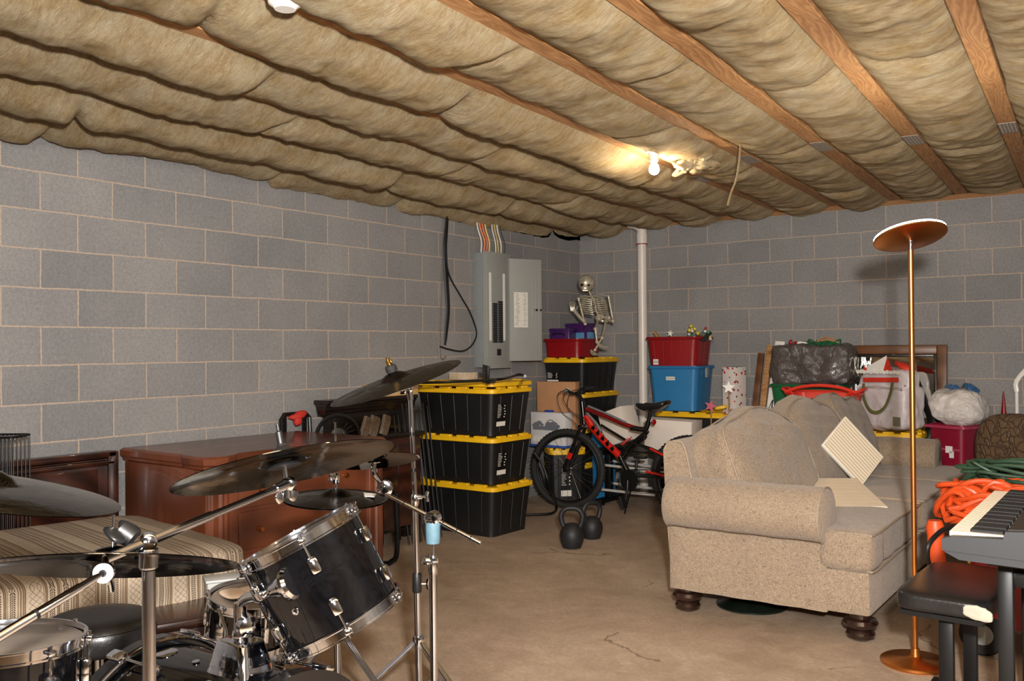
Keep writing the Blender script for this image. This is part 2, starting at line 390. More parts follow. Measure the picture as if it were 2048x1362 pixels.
M = {}
M['wallL'] = m_blocks('grey_concrete_block_left', 1, .4064)
M['wallB'] = m_blocks('grey_concrete_block_back', 0, .393)
M['floor'] = m_floor(); M['insul'] = m_insul()
M['joist'] = m_joist(); M['joist_old'] = m_wood('aged_pine', C(150, 112, 72), C(168, 130, 88), C(186, 150, 108), .8, (.7, 9, 9), 'X', dist=3, wsc=.8)
M['plate'] = m_wood('dark_pine_sill', C(110, 74, 40), C(146, 102, 60), C(170, 124, 80), .8)
M['deck'] = plain('dark_subfloor_board', C(90, 68, 46), .9)
M['galv'] = plain('dull_galvanised_steel', C(158, 148, 136), .55, .5, .2, 60)
M['chrome'] = plain('polished_chrome', C(226, 230, 238), .07, 1, .04, 6)
M['chrome2'] = plain('worn_chrome_tube', C(204, 206, 212), .16, 1, .08, 20)
M['cym'] = m_cymbal('black_brilliant_cymbal', C(46, 40, 32), .08)
M['cym2'] = m_cymbal('matte_black_cymbal', C(66, 61, 56), .28)
M['shell'] = m_shell()
M['blackp'] = plain('black_plastic', C(20, 20, 21), .42, 0, .2, 8, .1)
M['blackm'] = plain('matte_black_metal', C(16, 16, 17), .38, .3, .15)
M['rubber'] = plain('black_rubber', C(24, 23, 22), .75, 0, .2, 30, .3, 120)
M['vinyl'] = plain('black_vinyl', C(26, 25, 25), .33, 0, .15, 10, .25, 90)
M['yellow'] = plain('yellow_plastic_lid', C(226, 176, 22), .4, 0, .1, 6)
M['white'] = plain('white_plastic', C(226, 222, 214), .4, 0, .05)
M['label'] = plain('white_paper_label', C(212, 206, 196), .7, 0, .06, 90)
M['print'] = plain('grey_label_print', C(116, 110, 104), .7)
M['sofa'] = m_sofa()
M['pipe_fab'] = plain('beige_cord_piping', C(150, 134, 116), .9, 0, .12, 80)
M['darkwood'] = m_wood('dark_mahogany', C(34, 15, 10), C(46, 21, 14), C(58, 28, 18), .3, (4, 1, 1.2), coat=.3)
M['redwood'] = m_wood('red_brown_mahogany', C(80, 41, 25), C(92, 47, 29), C(106, 57, 36), .32, (9, 1.2, 1.2), coat=.25, wsc=.9, dist=3)
M['blackwood'] = m_wood('black_stained_wood', C(14, 10, 9), C(22, 16, 13), C(30, 22, 17), .35, (6, 1, 6), coat=.2)
M['bunwood'] = m_wood('dark_walnut_turned', C(30, 17, 12), C(38, 21, 15), C(46, 26, 18), .24, (2, 2, 2), coat=.5, wsc=1, dist=2)
M['spread'] = m_spread()
M['copper'] = plain('brushed_bronze', C(214, 140, 74), .3, 1, .08, 5)
M['bulb'] = emis('lit_bulb_glass', (1, .86, .62, 1), 30)
M['led'] = emis('lit_lamp_diffuser', (1, .93, .82, 1), 36)
M['ceramic'] = plain('white_porcelain', C(226, 220, 212), .25, 0, .03, coat=.4)
M['pvc'] = plain('white_pvc_pipe', C(214, 204, 194), .35, 0, .06, 4)
M['panelgrey'] = plain('grey_painted_steel', C(150, 151, 146), .45, .1, .04, 3)
M['panelside'] = plain('grey_steel_box', C(134, 138, 138), .5, .1, .05)
M['cardboard'] = plain('brown_cardboard', C(168, 122, 84), .85, 0, .07, 10, .1)
M['red'] = plain('dark_red_plastic', C(134, 14, 20), .38, 0, .1, 5)
M['maroon'] = plain('maroon_plastic', C(128, 18, 44), .35, 0, .1, 5)
M['blue'] = plain('blue_plastic', C(40, 112, 162), .4, 0, .08, 4)
M['green'] = plain('green_plastic', C(20, 92, 54), .4, 0, .1, 4)
M['redorange'] = plain('bright_red_basket_plastic', C(214, 52, 36), .35, 0, .08, 4)
M['purple'] = plain('purple_box', C(62, 28, 84), .3, 0, .25, 12)
M['skel'] = plain('antiqued_silver_paint', C(190, 180, 158), .34, .45, .35, 30)
M['bikered'] = plain('glossy_red_paint', C(190, 28, 18), .22, 0, .1, 6, coat=.7)
M['silver'] = plain('silver_enamel', C(196, 192, 186), .35, .2); M['darkred2'] = plain('dark_red_gloss_paint', C(112, 16, 14), .2, 0, .3, 5, coat=.7)
M['bikeblack'] = plain('glossy_black_paint', C(14, 14, 16), .2, 0, .1, 6, coat=.6)
M['bikegrey'] = plain('grey_frame_decal', C(120, 124, 130), .3, .2)
M['iron'] = plain('cast_iron_black', C(30, 30, 32), .55, .2, .25, 30, .35, 90)
M['orange'] = plain('orange_vinyl_cord', C(204, 74, 26), .45, 0, .12, 20)
M['greenc'] = plain('green_vinyl_cord', C(44, 70, 50), .5, 0, .15, 20)
M['bagdark'] = m_bag('dark_grey_garbage_bag', C(84, 76, 72), .28, .9, 7)
M['bagwhite'] = m_bag('white_plastic_sack', C(216, 208, 202), .35, .7, 12)
M['tarp'] = m_bag('white_woven_plastic', C(212, 202, 202), .4, .35, 6)
M['olive'] = plain('olive_webbing', C(92, 92, 48), .8)
M['redp'] = plain('red_print', C(200, 52, 34), .5)
M['mirror'] = plain('mirror_glass', C(235, 232, 225), .02, 1, 0)
M['frame'] = m_wood('brown_picture_frame', C(84, 52, 28), C(96, 60, 34), C(108, 68, 40), .4, (2, 2, 2), wsc=1, dist=2)
M['crackle'] = m_crackle(); M['gift'] = m_giftwrap(); M['filter'] = m_filter()
M['foamw'] = plain('white_card_edge', C(232, 226, 214), .8)
M['tapeblue'] = plain('pale_blue_tape', C(82, 112, 126), .6, 0, .15, 30)
M['drumhead'] = plain('coated_drum_head', C(112, 101, 90), .3, 0, .2, 8, coat=.3)
M['pad'] = plain('cream_felt_pad', C(212, 190, 168), .8)
M['ivory'] = plain('ivory_keys', C(228, 212, 188), .35, 0, .03)
M['kbd'] = plain('dark_grey_keyboard_case', C(38, 40, 44), .5, 0, .08, 200)
M['kbtop'] = plain('brown_black_keyboard_top', C(44, 36, 30), .4)
M['strap'] = plain('patterned_brown_cloth', C(112, 96, 80), .85, 0, .5, 90)
M['darkred'] = plain('red_cloth', C(178, 40, 26), .8)
# ================================================================== the room
RX, FY, HT = 6.7, -10.6, 2.574
struct('floor', MB().box((RX/2, FY/2, -.05), (RX+.4, -FY+.4, .1)), M['floor'])
struct('wall_left', MB().box((-.1, FY/2, 1.268), (.2, -FY+.4, 2.536)), M['wallL'])
struct('wall_back', MB().box((RX/2, .1, 1.268), (RX, .2, 2.536)), M['wallB'])
struct('wall_right', MB().box((RX+.1, FY/2, 1.268), (.2, -FY+.4, 2.536)), M['wallL'])
struct('wall_front', MB().box((RX/2, FY-.1, 1.268), (RX, .2, 2.536)), M['wallB'])
struct('ceiling', MB().box((RX/2, FY/2, 2.97), (RX+.4, -FY+.4, .02)), M['deck'])
k = 1
for nm, c, s in (('l', (-.06, FY/2, 2.555), (.14, -FY, .038)), ('b', (RX/2, .055, 2.555), (RX, .13, .038)), ('r', (RX+.06, FY/2, 2.555), (.14, -FY, .038)), ('f', (RX/2, FY-.055, 2.555), (RX, .13, .038)),
                 ('lb', (-.11, FY/2, 2.77), (.04, -FY, .39)), ('bb', (RX/2, .105, 2.77), (RX, .04, .39)), ('rb', (RX+.11, FY/2, 2.77), (.04, -FY, .39)), ('fb', (RX/2, FY-.105, 2.77), (RX, .04, .39))):
    struct('trim_%d' % k, MB().box(c, s), M['plate']); k += 1
# floor trusses: bottom chords 89 x 38 mm at 488 mm, with pressed steel plates
SK = -.052
TX = [.10+.488*i for i in range(-1, 15)]
plates = {3: [-2.6], 4: [-1.9], 5: [-2.35, -6.2], 6: [-2.45], 7: [-2.3], 8: [-2.3, -6.9], 2: [-3.5], 1: [-4.0]}
for i, x0 in enumerate(TX):
    mb = MB()
    L = 10.7; y0, y1 = .08, FY
    a = V((x0+SK*y0, y0, 0)); b = V((x0+SK*y1, y1, 0))
    if a.x > RX+.02 or b.x < .03: continue
    if a.x < .03:
        y0 = (.06-x0)/SK; a = V((.06, y0, 0))
    if b.x > RX: y1 = (RX-.05-x0)/SK; b = V((RX-.05, y1, 0))
    d = b-a; ang = math.atan2(d.y, d.x)
    # local X runs along the chord so the grain follows it
    for zc, h in ((2.593, .038), (2.94, .038)):
        mb.box((d.length/2, 0, zc-2.593), (d.length, .089, h), bev=.003, seg=1)
    q = 0
    while q < d.length-.5:
        mb.tube([(q, 0, .02), (q+.25, 0, .33)], .03, 4); mb.tube([(q+.25, 0, .33), (q+.5, 0, .02)], .03, 4); q += .5
    o = struct('trim_%d' % k, mb, M['joist']); k += 1
    o.location = (a.x, a.y, 2.593); o.rotation_euler = (0, 0, ang)
    for py in plates.get(i-1, []):
        pl = MB().box((abs(py-y0), 0, -.0205), (.27, .088, .002))
        for u in range(16):
            for w_ in range(5): pl.box((abs(py-y0)-.118+.0157*u, -.034+.017*w_, -.022), (.008, .0025, .0012))
        p = obj('nail_plate', pl, M['galv'], o)
# insulation batts between the trusses
ordn = ['first', 'second', 'third', 'fourth', 'fifth', 'sixth', 'seventh', 'eighth', 'ninth', 'tenth', 'eleventh', 'twelfth', 'thirteenth', 'fourteenth', 'fifteenth']
def batt(i, xa, xb, idx):
    rnd = random.Random(40+i); seams = []; y = .1-rnd.uniform(.3, 1.0)
    while y > FY: seams.append(y); y -= rnd.uniform(1.2, 2.4)
    bul = max(.035, .115-.010*idx)
    amps = [rnd.uniform(.75, 1.25) for _ in range(len(seams)+2)]
    tilt = [rnd.uniform(-.25, .25) for _ in range(len(seams)+2)]
    nu, nv = 26, 560
    def fn(u, v):
        y = .07+(FY-.07)*v; uu = u*2-1
        wobx = .010*noise.noise(V((i*5.1, y*2.6, 1.7)))+.008*noise.noise(V((i*3.3, y*7, 4.)))
        cx = (xa+xb)/2+SK*y; hw = (xb-xa)/2-.030+(.022 if idx < 6 else .008)
        ysk = y+uu*.10*math.sin(i*2.1)
        s = sum(1 for q in seams if q > ysk)
        d = min([abs(ysk-q) for q in seams]+[9.])
        dip = 1-.6*math.exp(-(d/.04)**1.4)
        edge = 1-abs(uu)**(2.4 if idx < 7 else 3.2)
        b = bul*amps[s]*dip*edge*(1+tilt[s]*uu)
        hang = .030*edge*noise.fractal(V((cx+uu*.2+i*3, y*1.6, 2.)), .9, 2, 4)
        wr = .009*edge*noise.fractal(V((uu*.9+i*9, y*7.5+uu*1.2, 3.)), .7, 2, 4)
        wr += .007*edge*abs(noise.noise(V((uu*1.6+i, y*16, 8.))))
        z = (2.612 if idx < 7 else 2.632)-(.032 if idx < 7 else .052)*edge**.5-b-hang-wr
        # the first bays sag over the wall edge, tucked under at the back corner
        x = cx+uu*hw+wobx
        return V((min(max(x, .004), RX-.004), y, max(z, 2.40)))
    t = MB().grid(nu, nv, fn)
    nm = ordn[idx]
    o = obj('insulation_batt', t, M['insul'], None, 70)
    tag(o, 'yellow fiberglass ceiling insulation run, %s bay out from the left block wall' % nm, 'insulation', 'fiberglass insulation runs between the ceiling joists')
j = 0
for i in range(len(TX)-1):
    xa, xb = TX[i]+.0, TX[i+1]
    if TX[i+1]-.09 > RX or j >= 15: break
    batt(i, xa, xb, j); j += 1
# loose torn strips of insulation
def strip(name, label, P, r):
    o = obj(name, MB().tube(P, r, 7, 4, flat=(1, .35)), M['insul']); tag(o, label, 'insulation', None)
a = pd(1472, 360, 5.3); strip('insulation_scrap', 'torn yellow insulation strip hanging down right of the lit bulb', [a+V((.03, 0, .24)), a+V((.02, 0, .10)), a, a+V((-.03, 0, -.07)), a+V((-.055, .01, -.14))], .012)
a = pd(118*2.2, 268, 4.6)
strip('insulation_scrap', 'thin insulation wisp hanging over the top of the left block wall', [pX(255, 255, .06)+V((0, 0, .06)), pX(259, 268, .06), pX(266, 290, .06), pX(275, 305, .06)], .005)
t = MB()
a = pd(1395, 338, 5.6)
for q in range(9):
    t.soft(a+V((random.uniform(-.12, .12), random.uniform(-.08, .1), random.uniform(.01, .05))), (.13, .10, .035), (random.uniform(-.6, .6), random.uniform(-.5, .5), random.uniform(0, 3)), 2.4, .1, 6, .03, 14, q)
tag(obj('insulation_scrap', t, M['insul']), 'crumpled clump of torn insulation beside the lit ceiling bulb', 'insulation')
# porcelain lampholders
def holder(loc, label, lit):
    t = thing('ceiling_light', label, 'light fixture', loc, 0, None)
    obj('lampholder', MB().lathe([(.055, .045), (.058, .03), (.052, .008), (.034, -.004), (.028, -.030), (.026, -.045)] if lit else [(.03, .05), (.058, .045), (.060, .03), (.054, .006), (.040, -.004), (.034, -.012), (.01, -.012)], seg=36), M['ceramic'], t)
    if lit: obj('bulb', MB().lathe([(.014, -.040), (.016, -.055), (.026, -.072), (.031, -.092), (.029, -.108), (.018, -.121), (.003, -.126)], seg=28), M['bulb'] if lit else M['ceramic'], t)
    if lit: obj('wire', MB().tube([(.05, 0, .03), (.12, .03, .015), (.20, .06, .03), (.26, .1, .05)], .004, 6, 5), M['white'], t)
    return t
lb = pz(1308, 306, 2.533)
holder((lb.x, lb.y, 2.529), 'lit bare bulb in a white porcelain holder under the ceiling', True)
l2 = pz(570, 6, 2.525)
holder((l2.x, l2.y, 2.515), 'white porcelain bulb holder, unlit, at the top edge of the photo', False)

# ================================================================== wall fittings
# PVC drain pipe on the back wall
px0, py0 = .75, -.10
t = thing('drain_pipe', 'white PVC pipe running up the back wall from behind the bike seat', 'pipe', (px0, py0, 0))
obj('pipe', MB().cyl((0, 0, 0), (0, 0, 2.40), .0445, seg=28), M['pvc'], t)
obj('elbow', MB().lathe([(.052, 2.37), (.053, 2.45), (.050, 2.47)], seg=28).tube([(0, 0, 2.46), (.0, .0, 2.50), (-.02, .0, 2.53), (-.07, 0, 2.56), (-.13, 0, 2.575)], .048, 18, 3), M['pvc'], t)
obj('joint_ring', MB().lathe([(.0535, 2.362), (.0535, 2.372)], seg=28), plain('purple_primer_stain', C(150, 60, 66), .5), t)
# breaker panel
t = thing('breaker_panel', 'grey steel electrical panel with its door open on the left block wall', 'electrical panel', (0.002, -1.60, 1.22))
obj('box', MB().box((.06, 0, .49), (.12, .36, .98), bev=.003), M['panelside'], t)
fc = MB().box((.124, .0, .49), (.010, .39, 1.0), bev=.003)
fc.box((.131, -.02, .52), (.006, .29, .88), bev=.002)
face = obj('cover', fc, M['panelgrey'], t)
sl = MB().box((.1355, -.115, .49+.03), (.003, .028, .58)).box((.1355, .085, .49+.03), (.003, .028, .58))
obj('circuit_index', sl, M['white'], t)
for c, z0, n in ((-.055, .22, 18), (.025, .22, 19)):
    for q in range(n):
        b = MB().box((.139, c, z0+q*.019), (.012, .062, .0165), bev=.002, seg=1).box((.147, c+(.012 if c < 0 else -.012), z0+q*.019), (.008, .018, .007))
        obj('breaker', b, M['blackp'], t)
obj('main_breaker', MB().box((.14, -.0, .13), (.012, .05, .055), bev=.003).box((.149, 0, .13), (.010, .016, .02)), M['blackp'], t)
dr = obj('door', MB().at((.135, .16, .50), (0, 0, math.radians(-26))).box((.0, .165, 0), (.010, .33, .90), bev=.003).box((.008, .225, 0), (.006, .008, .88), bev=.002).box((.008, .262, 0), (.006, .008, .88), bev=.002).box((.008, .30, 0), (.006, .008, .88), bev=.002).box((0, .002, 0), (.018, .012, .90)), M['panelgrey'], t)
lab = MB().at((.135, .16, .50), (0, 0, math.radians(-26))).box((.0062, .115, -.0), (.0015, .14, .31))
lb_ = obj('circuit_chart', lab, M['label'], dr)
pr = MB().at((.135, .16, .50), (0, 0, math.radians(-26)))
rr = random.Random(3)
for q in range(24): pr.box((.0073, .115-.045+.02*rr.random(), .14-q*.0118), (.0008, .02+.02*rr.random(), .003)); pr.box((.0073, .15+.01*rr.random(), .14-q*.0118), (.0008, .03*rr.random()+.008, .003))
obj('chart_print', pr, M['print'], lb_)
obj('latch', MB().at((.135, .16, .50), (0, 0, math.radians(-26))).box((.007, .27, -.0), (.006, .03, .02)).box((.007, .318, 0), (.006, .012, .02)), M['blackm'], dr)
# coloured cables above the panel
cols = [('white_wire', C(214, 206, 196)), ('orange_wire', C(226, 112, 50)), ('orange_wire2', C(214, 96, 50)), ('yellow_wire', C(214, 186, 92)), ('white_wire2', C(206, 198, 186)), ('yellow_wire2', C(196, 168, 84)), ('white_wire3', C(214, 204, 190)), ('dark_wire', C(30, 30, 32))]
nm = {0: 'outermost white cable at the left side of the bundle above the electrical panel', 1: 'bright orange cable rising from the electrical panel, left one of two orange ones', 2: 'orange cable rising from the electrical panel, right beside the brighter orange one', 3: 'yellow cable in the left bundle above the electrical panel', 4: 'white cable starting the right bundle above the electrical panel', 5: 'yellow cable in the right bundle above the electrical panel', 6: 'white cable next to the black one above the electrical panel', 7: 'black cable furthest right above the electrical panel'}
for q, (n_, c) in enumerate(cols):
    yy = -1.76+.038*q+(.06 if q > 3 else 0)
    P = [(.07, yy+.01, 2.20), (.08, yy+.012*math.sin(q), 2.30), (.06, yy-.025, 2.42), (.05, yy-.03-.01*(q % 2), 2.56)]
    tag(obj('electrical_cable', MB().tube(P, .0085, 8, 6, flat=(1, .6)), plain(n_, c, .45)), nm[q], 'cable')
# hanging black cables
def W(px, py, x=.03): return pX(px, py, x)
tag(obj('hanging_cable', MB().tube([W(897, 398), W(893, 455), W(890, 500), W(893, 560), W(896, 620), W(892, 670), W(890, 690)], lambda s: .012+.012*math.sin(pi*min(1, s*1.05)), 10, 6, flat=(1, .55)), M['blackp']), 'thick black cable bundle hanging straight down the left wall', 'cable')
tag(obj('hanging_cable', MB().tube([W(898, 400, .06), W(890, 480, .06), W(897, 545, .05), W(920, 590, .05), W(940, 625, .05), W(953, 665, .05), W(944, 690, .05), W(925, 702, .05), W(900, 699, .05), W(880, 693, .04)], .0065, 8, 7), M['blackp']), 'thin black cable drooping in a wide loop beside the electrical panel', 'cable')
tag(obj('hanging_cable', MB().tube([W(888, 415, .02), W(887, 500, .02), W(883, 600, .02), W(880, 690, .02), W(884, 718, .03), W(892, 712, .03)], .004, 6, 6), plain('grey_wire', C(96, 88, 80), .6)), 'thin grey-brown wire running down the left block wall', 'cable')
# ================================================================== storage totes
def tote(name, label, cat, loc, rotz, L, Wd, H, lid='yellow', body='blackp', group=None, sticker=None, taper=.86, ribs=True, lip=True, lidh=.05):
    """storage box: tapered ribbed body, snap lid with raised tabs, paper sticker; +x long side, -y front"""
    t = thing(name, label, cat, loc, rotz, group)
    hb = H-(lidh*.55 if lid else 0)
    def ring(s, z, r=.045): return rrect(L*s, Wd*(1-(1-s)*L/Wd*.8) if s < 1 else Wd, r, z)
    a = .955
    b = MB()
    rg = [ring(taper, 0, .04), ring(taper+.004, .012)]
    for q in range(1, 7): rg.append(ring(taper+(a-taper)*q/6, .012+(hb-.012)*q/6))
    if not lid:
        rg += [ring(1.0, hb), ring(1.0, hb+.012), ring(.97, hb+.012), ring(taper-.01, .02), ring(.3, .015)]
    b.loft(rg)
    o = obj('body', b, M[body], t)
    def side(s, z):     # half sizes at height z
        f = taper+(a-taper)*z/hb
        r = ring(f, z); return max(p.x for p in r), max(p.y for p in r)
    if ribs:
        rb = MB(); n = 5
        for q in range(n):
            u = -.5+(q+.5)/n
            for sg in (-1, 1):
                p = []
                for z in (.03, hb*.5, hb*.90):
                    hx, hy = side(0, z); p.append((u*2*hx*.9, sg*(hy+.001), z))
                rb.tube(p, .003, 5)
        for q in range(3):
            u = -.5+(q+.5)/3
            for sg in (-1, 1):
                p = []
                for z in (.03, hb*.5, hb*.88):
                    hx, hy = side(0, z); p.append((sg*(hx+.001), u*2*hy*.85, z))
                rb.tube(p, .003, 5)
        obj('moulded_ribs', rb, M[body], t)
    if lid:
        l = MB()
        z = H-lidh
        l.loft([rrect(L*.975, Wd*.965, .05, z), rrect(L, Wd, .055, z+.004), rrect(L, Wd, .055, z+lidh*.62), rrect(L*.985, Wd*.975, .05, z+lidh*.72), rrect(L*.90, Wd*.86, .05, z+lidh*.74), rrect(L*.88, Wd*.84, .05, z+lidh*.55), rrect(L*.5, Wd*.5, .03, z+lidh*.55)])
        ns = 4
        for q in range(ns):
            u = (-.5+(q+.5)/ns)*L*.86
            for sg in (-1, 1): l.box((u, sg*(Wd/2-.022), z+lidh*.82), (L*.86/ns*.62, .036, lidh*.34), bev=.004, seg=1)
        for q in range(3):
            u = (-.5+(q+.5)/3)*Wd*.8
            for sg in (-1, 1): l.box((sg*(L/2-.022), u, z+lidh*.82), (.036, Wd*.8/3*.6, lidh*.34), bev=.004, seg=1)
        obj('lid', l, M[lid], t)
    else:
        obj('rim', MB().tube(rrect(L*1.0, Wd, .05, H-.004), .011, 8, closed=True), M[body], t)
    if sticker:
        face, u, z, sw, sh, dark = sticker      # face: '-y' or '+x' or '-x'
        hx, hy = side(0, z); tilt = math.atan2(((a-taper)*.5*(L if face != '-y' else Wd*L/Wd*.8)), hb)
        if face == '-y': m = T((u, -hy-.004, z), (-tilt*0+0, 0, 0)) @ Matrix.Rotation(pi/2+tilt*.9, 4, 'X')
        elif face == '+x': m = T((hx+.004, u, z)) @ Matrix.Rotation(pi/2, 4, 'Z') @ Matrix.Rotation(pi/2+tilt*.9, 4, 'X')
        else: m = T((-hx-.004, u, z)) @ Matrix.Rotation(-pi/2, 4, 'Z') @ Matrix.Rotation(pi/2+tilt*.9, 4, 'X')
        s = MB(); s.M = m
        rr = random.Random(int(u*1000)+int(z*100)+5)
        if dark:
            s.box((0, 0, -.001), (sw, sh, .003)); st = obj('sticker', s, M['blackm'], t)
            p = MB(); p.M = m
            for q in range(9):
                wq = sw*(.25+.2*rr.random()); p.box((-sw*.42+wq/2, sh*.45-q*sh*.068, .0015), (wq, sh*.022, .0012))
            for q in range(5): p.box((sw*.28+sw*.1*rr.random(), sh*.4-q*sh*.12, .0015), (sw*.1, sh*.05, .0012))
            obj('print', p, M['label'], st)
            p = MB(); p.M = m; p.box((0, -sh*.38, .002), (sw*.94, sh*.2, .002)); q_ = obj('white_strip', p, M['label'], st)
        else:
            s.box((0, 0, 0), (sw, sh, .002)); st = obj('sticker', s, M['label'], t)
            p = MB(); p.M = m
            for q in range(5): p.box((-sw*.36+q*sw*.18, 0, .0012), (sw*.09, sh*.32, .0012))
            obj('print', p, M['print'], st)
    return t
R = math.radians
g1 = 'black totes with yellow lids stacked in the middle of the room'
cx, cy = .46, -2.37
for q, (z, h, lb) in enumerate(((0, .385, 'bottom black tote with a yellow lid in the tall middle stack of three'), (.385, .355, 'middle black tote of three in the tall stack beside the cardboard box'), (.74, .36, 'top black tote in the tall middle stack, under two yellow lids'))):
    tote('storage_tote', lb, 'storage tote', (cx, cy, z), R(-2), .78, .52, h, group=g1, sticker=('+x', -.12, h*.42, .11, .17, True) if q else None)
l = MB().loft([rrect(.76, .50, .05, 0), rrect(.78, .52, .055, .004), rrect(.78, .52, .055, .03), rrect(.76, .50, .05, .036), rrect(.70, .44, .05, .036), rrect(.68, .42, .05, .028), rrect(.3, .2, .03, .028)])
for q in range(4):
    for sg in (-1, 1): l.box(((-.5+(q+.5)/4)*.67, sg*.238, .038), (.10, .034, .012), bev=.003, seg=1)
o = obj('tote_lid', l, M['yellow']); o.location = (cx, cy, 1.101); o.rotation_euler = (0, 0, R(-2))
tag(o, 'spare yellow lid lying on top of the tall middle tote stack', 'lid')
zt = 1.137
# black bar with bracket, little wooden box on the stack
def onlid(px, py, z=zt): return pz(px, py, z)
t = thing('bracket_bar', 'black metal bar with an upright bracket plate and hooked end on the spare yellow lid', 'metal bar', (cx, cy, zt), 0, None, world=True)
a, b_, c_ = onlid(822, 764, zt+.03), onlid(975, 760, zt+.03), onlid(1050, 756, zt+.03)
obj('bar', MB().tube([a+V((0, 0, -.005)), onlid(900, 764, zt+.02), b_, onlid(1010, 757, zt+.035), onlid(1040, 748, zt+.045)], .010, 8, 5), M['blackm'], t)
obj('hook', MB().tube([onlid(1034, 749, zt+.047), onlid(1046, 750, zt+.045), onlid(1049, 752, zt+.03), onlid(1050, 752, zt+.085)], .009, 8, 4), M['blackm'], t)
bp = onlid(972, 766, zt+.004)
obj('bracket', MB().at(bp, (0, 0, R(-35))).box((0, 0, .062), (.125, .014, .125), (0, R(5), 0), bev=.003).box((0, .02, .006), (.10, .07, .01)), M['blackm'], t)
bo = MB().at(bp, (0, 0, R(-35)))
for z in (.03, .075): bo.cyl((0, -.004, z), (0, -.012, z), .006, seg=8)
obj('bolts', bo, M['chrome2'], t)
wb = onlid(915, 757, zt+.0)
t = thing('wooden_box', 'small pale wooden tray lying on the tall tote stack against the wall', 'box', (.25, -2.24, zt), R(-4))
obj('tray', MB().box((0, 0, .025), (.20, .12, .05), bev=.002), plain('pale_pine', C(176, 160, 136), .8, 0, .2, 20), t)
obj('slats', MB().box((0, 0, .053), (.20, .03, .006)).box((0, .045, .053), (.20, .025, .006)).box((0, -.045, .053), (.20, .025, .006)), plain('pale_pine_slats', C(196, 184, 160), .8, 0, .2, 20), t)

# corner stack
g2 = 'black totes with yellow lids stacked in the room corner'
for q, lb in enumerate(('lowest black tote of four in the room corner stack', 'second black tote from the floor in the room corner stack', 'black tote in the room corner directly under the top one, its yellow lid showing', 'top black tote with yellow lid in the corner, carrying the red bin and skeleton')):
    tote('storage_tote', lb, 'storage tote', (.262, -.43, .323*q), R(90), .70, .475, .323, group=g2, sticker=('-x', .12, .14, .13, .09, True) if q == 3 else None)
SZ = 1.294
t = tote('open_bin', 'open dark red bin of purple boxes on the corner tote stack', 'bin', (.235, -.54, SZ), R(90), .44, .40, .16, lid=None, body='red', taper=.9, ribs=False)
for n_, c, s, z, r_, lb in (('a', (.19, -.64), (.20, .17, .25), .02, 8, 'front purple box sitting in the red bin on the corner stack'), ('b', (.27, -.44), (.24, .18, .30), .02, -6, 'taller purple box with blue label in the red bin on the corner stack')):
    t = thing('purple_box', lb, 'box', (c[0], c[1], SZ+z), R(r_))
    obj('carton', MB().box((0, 0, s[2]/2), s, bev=.012), M['purple'], t)
    obj('lid', MB().box((0, 0, s[2]-.012), (s[0]+.008, s[1]+.008, .022), bev=.006), M['purple'], t)
    if n_ == 'b': obj('blue_label', MB().box((s[0]/2+.001, 0, s[2]*.5), (.004, s[1]*.75, s[2]*.42), bev=.001).box((.03, -s[1]/2-.001, s[2]*.5), (s[0]*.6, .003, s[2]*.4)), plain('light_blue_label', C(88, 138, 178), .5), t)
    else: obj('handle', MB().tube([(-.05, -s[1]/2-.004, s[2]*.7), (-.05, -s[1]/2-.02, s[2]*.8), (.05, -s[1]/2-.02, s[2]*.8), (.05, -s[1]/2-.004, s[2]*.7)], .006, 6, 3), M['blackp'], t)

# ------------------------------------------------------------------ skeleton
SD = 8.42
def S(px, py, dd=0): return pd(px, py, SD+dd)
base = V((.36, -.25, SZ))
t = thing('skeleton', 'silver toy skeleton sitting on the corner totes with its head tilted', 'skeleton', base, 0, None, world=True)
hc = S(1173, 566); mh = MB()
def skd(p):
    q = V(p)
    if q.z < -.02: q.x *= .72; q.y *= .8
    return q
mh.ball(hc, .080, 22, 16, (.90, 1.05, .98))
fx = (CAM-hc).normalized(); sx = RT*1.0; dn = V((0, 0, -1))
tilt = RT*.10
obj('skull', mh, M['skel'], t)
face = hc+fx*.048+dn*.048+RT*(-.012)
jw = MB().soft(face, (.075, .06, .085), frame(fx, UP), 3, .1, 6)
obj('jaw', jw, M['skel'], t)
ey = MB()
for sg in (-1, 1): ey.ball(hc+fx*.062+RT*(sg*.026-.012)+dn*.018, .017, 12, 8)
ey.soft(hc+fx*.078+RT*(-.012)+dn*.044, (.014, .02, .012), frame(fx, UP), 2, .1, 3)
obj('eye_sockets', ey, M['blackm'], t)
te = MB()
for q in range(7): te.box(hc+fx*.082+RT*(-.012+(q-3)*.0065)+dn*.068, (.005, .006, .012), frame(fx, UP))
obj('teeth', te, M['skel'], t)
# spine
sp_ = [S(1177, 580, .04), S(1184, 594, .06), S(1190, 606, .06), S(1192, 620, .05), S(1197, 630, .03), S(1202, 638)]
P = catmull(sp_, 5); vb = MB()
for q in range(len(P)-1): vb.ball((P[q]+P[q+1])/2, .011, 8, 6, (1, 1, .8))
obj('spine', vb, M['skel'], t)
